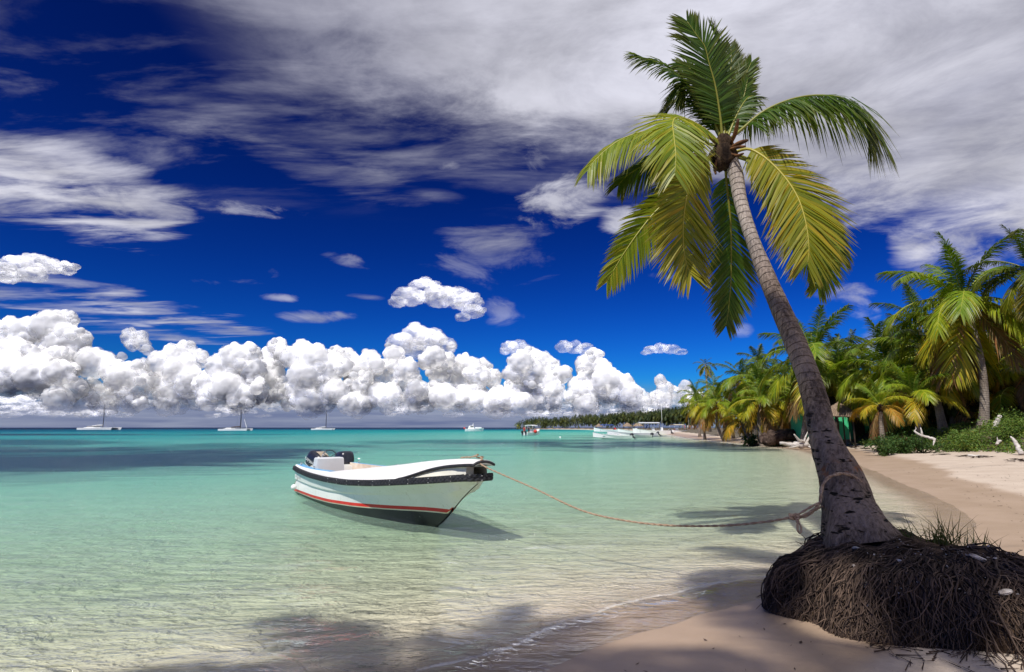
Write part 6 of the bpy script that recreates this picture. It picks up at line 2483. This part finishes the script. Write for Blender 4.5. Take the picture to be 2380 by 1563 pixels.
def person(label, loc, h, rz, shirt, seed, group=None, arm=.3):
    t = thing('person', label, 'person', loc, rz, group)
    rn = random.Random(seed)
    k = h / 1.75
    J = [((0, 0, .95), .13), ((0, 0, 1.18), .125), ((0, 0, 1.40), .15), ((0, 0, 1.50), .06), ((0, 0, 1.56), .055), ((.01, 0, 1.64), .095), ((.0, 0, 1.72), .075),
         ((0, .20, 1.42), .055), ((arm * .2, .27, 1.15), .043), ((arm, .25, .92), .035), ((arm + .04, .25, .84), .03),
         ((0, -.20, 1.42), .055), ((.02, -.28, 1.15), .043), ((.06, -.28, .90), .035), ((.08, -.28, .82), .03),
         ((0, .09, .90), .10), ((.03, .11, .50), .065), ((-.02, .12, .08), .045), ((.12, .13, .03), .035),
         ((0, -.09, .90), .10), ((-.03, -.11, .50), .065), ((-.06, -.12, .08), .045), ((.08, -.13, .03), .035)]
    E_ = [(0, 1), (1, 2), (2, 3), (3, 4), (4, 5), (5, 6), (2, 7), (7, 8), (8, 9), (9, 10), (2, 11), (11, 12), (12, 13), (13, 14), (0, 15), (15, 16), (16, 17), (17, 18), (0, 19), (19, 20), (20, 21), (21, 22)]
    me = bpy.data.meshes.new('body')
    me.from_pydata([tuple(c * k for c in j[0]) for j in J], E_, [])
    me.materials.append(M['skin'])
    o = link('body', me, t)
    sk = o.modifiers.new('skin', 'SKIN')
    for v_, j in zip(me.skin_vertices[0].data, J):
        v_.radius = (j[1] * k, j[1] * k)
    me.skin_vertices[0].data[0].use_root = True
    su = o.modifiers.new('sub', 'SUBSURF')
    su.levels = su.render_levels = 1
    key = 'cloth_%s' % (shirt,)
    if key not in M:
        M[key] = mottled('cloth', tuple(c * .85 for c in shirt), shirt, 6, .8, 0, .001)
    rows_ = [[Vector((math.cos(a) * rx, math.sin(a) * ry, z_)) * k for a in [2 * math.pi * q_ / 14 for q_ in range(14)]] for z_, rx, ry in ((.78, .15, .20), (.95, .155, .19), (1.15, .15, .17), (1.35, .165, .20), (1.46, .12, .17), (1.5, .07, .09))]
    vs_, fs_ = loft(rows_, True)
    mk('clothing', vs_, [tuple(reversed(f_)) for f_ in fs_], M[key], t)
    v_, f_ = ICO[2]
    v2 = v_ * np.array((.105, .095, .09)) * k + np.array((-.012, 0, 1.70)) * k
    mk('hair', v2.tolist(), f_.tolist(), M['far_dark'], t)
    return t


PB = Matrix.Translation(sb.location) @ Matrix.Rotation(sb.rotation_euler.z, 4, 'Z')
for lab, x, y, sh_, sd in (('person in dark clothes standing at the right motor of the small canopy boat', .9, -.45, (.03, .03, .05), 1), ('person in a red top standing at the left motor of the small canopy boat', .55, .45, (.45, .06, .06), 2)):
    person(lab, PB @ Vector((x, y, .12)), 1.72, 1.2, sh_, sd)
GPE = 'visitors on the far sand'
for i, (px, D, sh_, lab) in enumerate(((1592, 205, (.55, .10, .05), 'visitor in red nearest the tan canopied launch'), (1599, 214, (.7, .68, .62), 'visitor in white right of the one in red'), (1604, 208, (.6, .25, .05), 'visitor in orange between two in white'),
                                       (1611, 220, (.72, .7, .66), 'second visitor in white, standing below the lone slender palm'), (1617, 212, (.55, .08, .06), 'visitor in red left of the dark clothed one'), (1622, 216, (.05, .06, .15), 'visitor in dark clothes at the grove edge'),
                                       (1628, 210, (.62, .28, .06), 'visitor in orange beneath the leftmost golden palm'), (1634, 222, (.7, .45, .4), 'visitor in pink at the trunk of the leftmost golden palm'), (1640, 215, (.7, .68, .6), 'last visitor in white, beside the grove trunks'))):
    c_ = at(px, 1000, D)
    person(lab, (c_.x, D, hz(c_.x, D)), 1.72, i * 1.3, sh_, 10 + i, GPE, .3 - .1 * (i % 3))


GC = 'catamarans anchored at the horizon'


def catamaran(label, x0_, x1_, D, mast_h, mast_t, bow_right=True, boom=True, rig='plain', cover='far_blue'):
    a_, b_ = at(x0_, 994, D), at(x1_, 994, D)
    L = abs(b_.x - a_.x)
    t = thing('catamaran', label, 'sailing boat', (a_.x if bow_right else b_.x, D, 0), 0 if bow_right else math.pi, GC)
    B = L * .5
    for sd in (-1, 1):
        rows_ = simple_hull(L, L * .085, L * .055, L * .018, .03, 14, .8, .3)
        o_ = hull_part(rows_, 'hull', M['far_white'], t, False)
        o_.location = (0, sd * B * .42, 0)
    mb_ = MB()
    mb_.box((L * .42, 0, L * .058), (L * .5, B * .82, L * .022))
    mb_.build('bridge_deck', M['far_white'], t, False, False)
    mb_ = MB()
    mb_.box((L * .30, 0, L * .085), (L * .22, B * .6, L * .045), None, .82)
    cb = mb_.build('cabin', M['far_white'], t, False, False)
    mb_ = MB()
    mb_.box((L * .30, 0, L * .092), (L * .205, B * .575, L * .014))
    mb_.build('window', M['glass'], cb, False, False)
    mb_ = MB()
    mb_.tube([(L * mast_t, 0, L * .06), (L * (mast_t - .0), 0, mast_h * .5), (L * (mast_t - .02), 0, mast_h)], [.24, .22, .15], 8)
    ms = mb_.build('mast', M['far_dark'] if boom and rig != 'pale' else M['metal'], t)
    if boom:
        mb_ = MB()
        mb_.tube([(L * mast_t, 0, L * .125), (L * (mast_t - .16), 0, L * .118), (L * (mast_t - .34), 0, L * .112)], [.1, .1, .07], 7)
        mb_.build('boom', M['metal'], ms)
        mb_ = MB()
        mb_.tube([(L * (mast_t - .01), 0, L * .139), (L * (mast_t - .16), 0, L * .132), (L * (mast_t - .32), 0, L * .120)], [.26, .24, .12], 8)
        mb_.build('furled_sail', M[cover], ms)
    for e_ in ((L * .95, 0, L * .08), (L * (mast_t - .05), B * .42, L * .06), (L * (mast_t - .05), -B * .42, L * .06)):
        mb_ = MB()
        mb_.tube([(L * (mast_t - .015), 0, mast_h * .93), e_], .05, 5)
        mb_.build('stay', M['metal'], t)
    if rig == 'jib':
        mb_ = MB()
        p0_, p1_ = Vector((L * (mast_t - .015), 0, mast_h * .9)), Vector((L * .88, 0, L * .08))
        mb_.tube([p0_.lerp(p1_, u_) for u_ in (.55, .75, .9, 1)], [.04, .11, .22, .1], 6)
        mb_.build('furled_jib', M['far_white'], t)
    mb_ = MB()
    mb_.box((L * .78, 0, L * .06), (L * .22, B * .8, .04))
    mb_.build('net', M['grey_panel'], t, False, False)
    for sd in (-1, 1):
        mb_ = MB()
        for u_ in (.05, .3, .55, .8):
            mb_.tube([(L * u_, sd * B * .43, L * .06), (L * u_, sd * B * .43, L * .10)], .03, 4)
        mb_.tube([(L * .05, sd * B * .43, L * .10), (L * .8, sd * B * .43, L * .10)], .03, 4)
        mb_.build('guard_rail', M['metal'], t)
    return t


catamaran('catamaran at the far left with a tall bare mast near its middle', 193, 272, 400, 17.6, .58, True, True, 'plain', 'far_white')
catamaran('catamaran with a maroon sail cover and a stay in front of its mast', 515, 582, 290, 12.6, .65, True, True, 'jib', 'brown_log')
catamaran('smallest catamaran, pale thin mast, nearest to the small cabin boat', 727, 776, 385, 13.0, .62, True, True, 'plain', 'grey_panel')

# cabin boat
a_, b_ = at(1081, 994, 240), at(1125, 994, 240)
L = b_.x - a_.x
t = thing('cabin_boat', 'white cabin motor boat with a red dinghy at its stern on the open sea', 'boat', (a_.x, 240, 0), 0)
hull_part(simple_hull(L, 2.8, 1.0, .35, .06), 'hull', M['far_white'], t, False)
mb = MB()
mb.box((L * .33, 0, 1.65), (L * .34, 2.2, 1.3), None, .68)
cb = mb.build('cabin', M['far_white'], t, False, False)
mb = MB()
mb.box((L * .37, 0, 1.9), (L * .17, 1.92, .42), None, .9)
mb.build('window', M['glass'], cb, False, False)
mb = MB()
mb.box((L * .70, 0, 1.45), (L * .36, 2.0, .55), None, .9)
mb.build('foredeck_cabin', M['far_white'], t, False, False)
mb = MB()
mb.tube([(-.1, -.9, 1.15), (-.25, -.5, 1.3), (-.3, 0, 1.35), (-.25, .5, 1.3), (-.1, .9, 1.15)], [.3, .36, .38, .36, .3], 9)
mb.build('dinghy', M['far_red'], t)
mb = MB()
mb.tube([(L * .40, 0, 2.2), (L * .43, 0, 3.2)], [.22, .10], 7)
mb.build('mast', M['far_white'], t)
mb = MB()
for u_ in (.12, .34, .5, .7):
    mb.tube([(L * u_, -1.3, .8), (L * u_, -1.34, .2)], .09, 6)
mb.build('fender', M['grey_panel'], t)
# marker buoy
p = gnd(1302, 1018)
mk_b = mk('marker_buoy', (ICO[2][0] * .16).tolist(), ICO[2][1].tolist(), M['far_white'])
mk_b.location = (p.x, p.y, .05)
tag(mk_b, 'tiny white marker buoy floating right of the small canopy boat', 'buoy')

# ------------------------------------------------------------------ palms behind the photographer, whose crowns shade the near sand
GB = 'palms standing behind the viewpoint'
for i, (tx, ty, tz, hgt_, L_, lab) in enumerate(((-.75, 3.5, 0, 17.0, 2.3, 'tall palm farthest left of those behind the viewpoint, shading the wash'),
                                          (1.95, 3.2, 0, 17.0, 1.95, 'tall palm in the middle of those behind the viewpoint, shading the near sand'),
                                          (3.2, 5.7, 1.4, 15.0, 2.1, 'tallest palm behind the viewpoint, its crown shading the leaning trunk'))):
    c_ = Vector((tx, ty, tz)) + SUN_DIR * ((hgt_ - tz) / SUN_DIR.z)
    bx, by = c_.x + (-1.0, .5, 1.5)[i], c_.y - 3.0
    palm(lab, (bx, by, max(hz(bx, by), .1)), c_, L_, 600 + i * 7, .22, .13, 26, FR_HI, GB, yellow=.2)
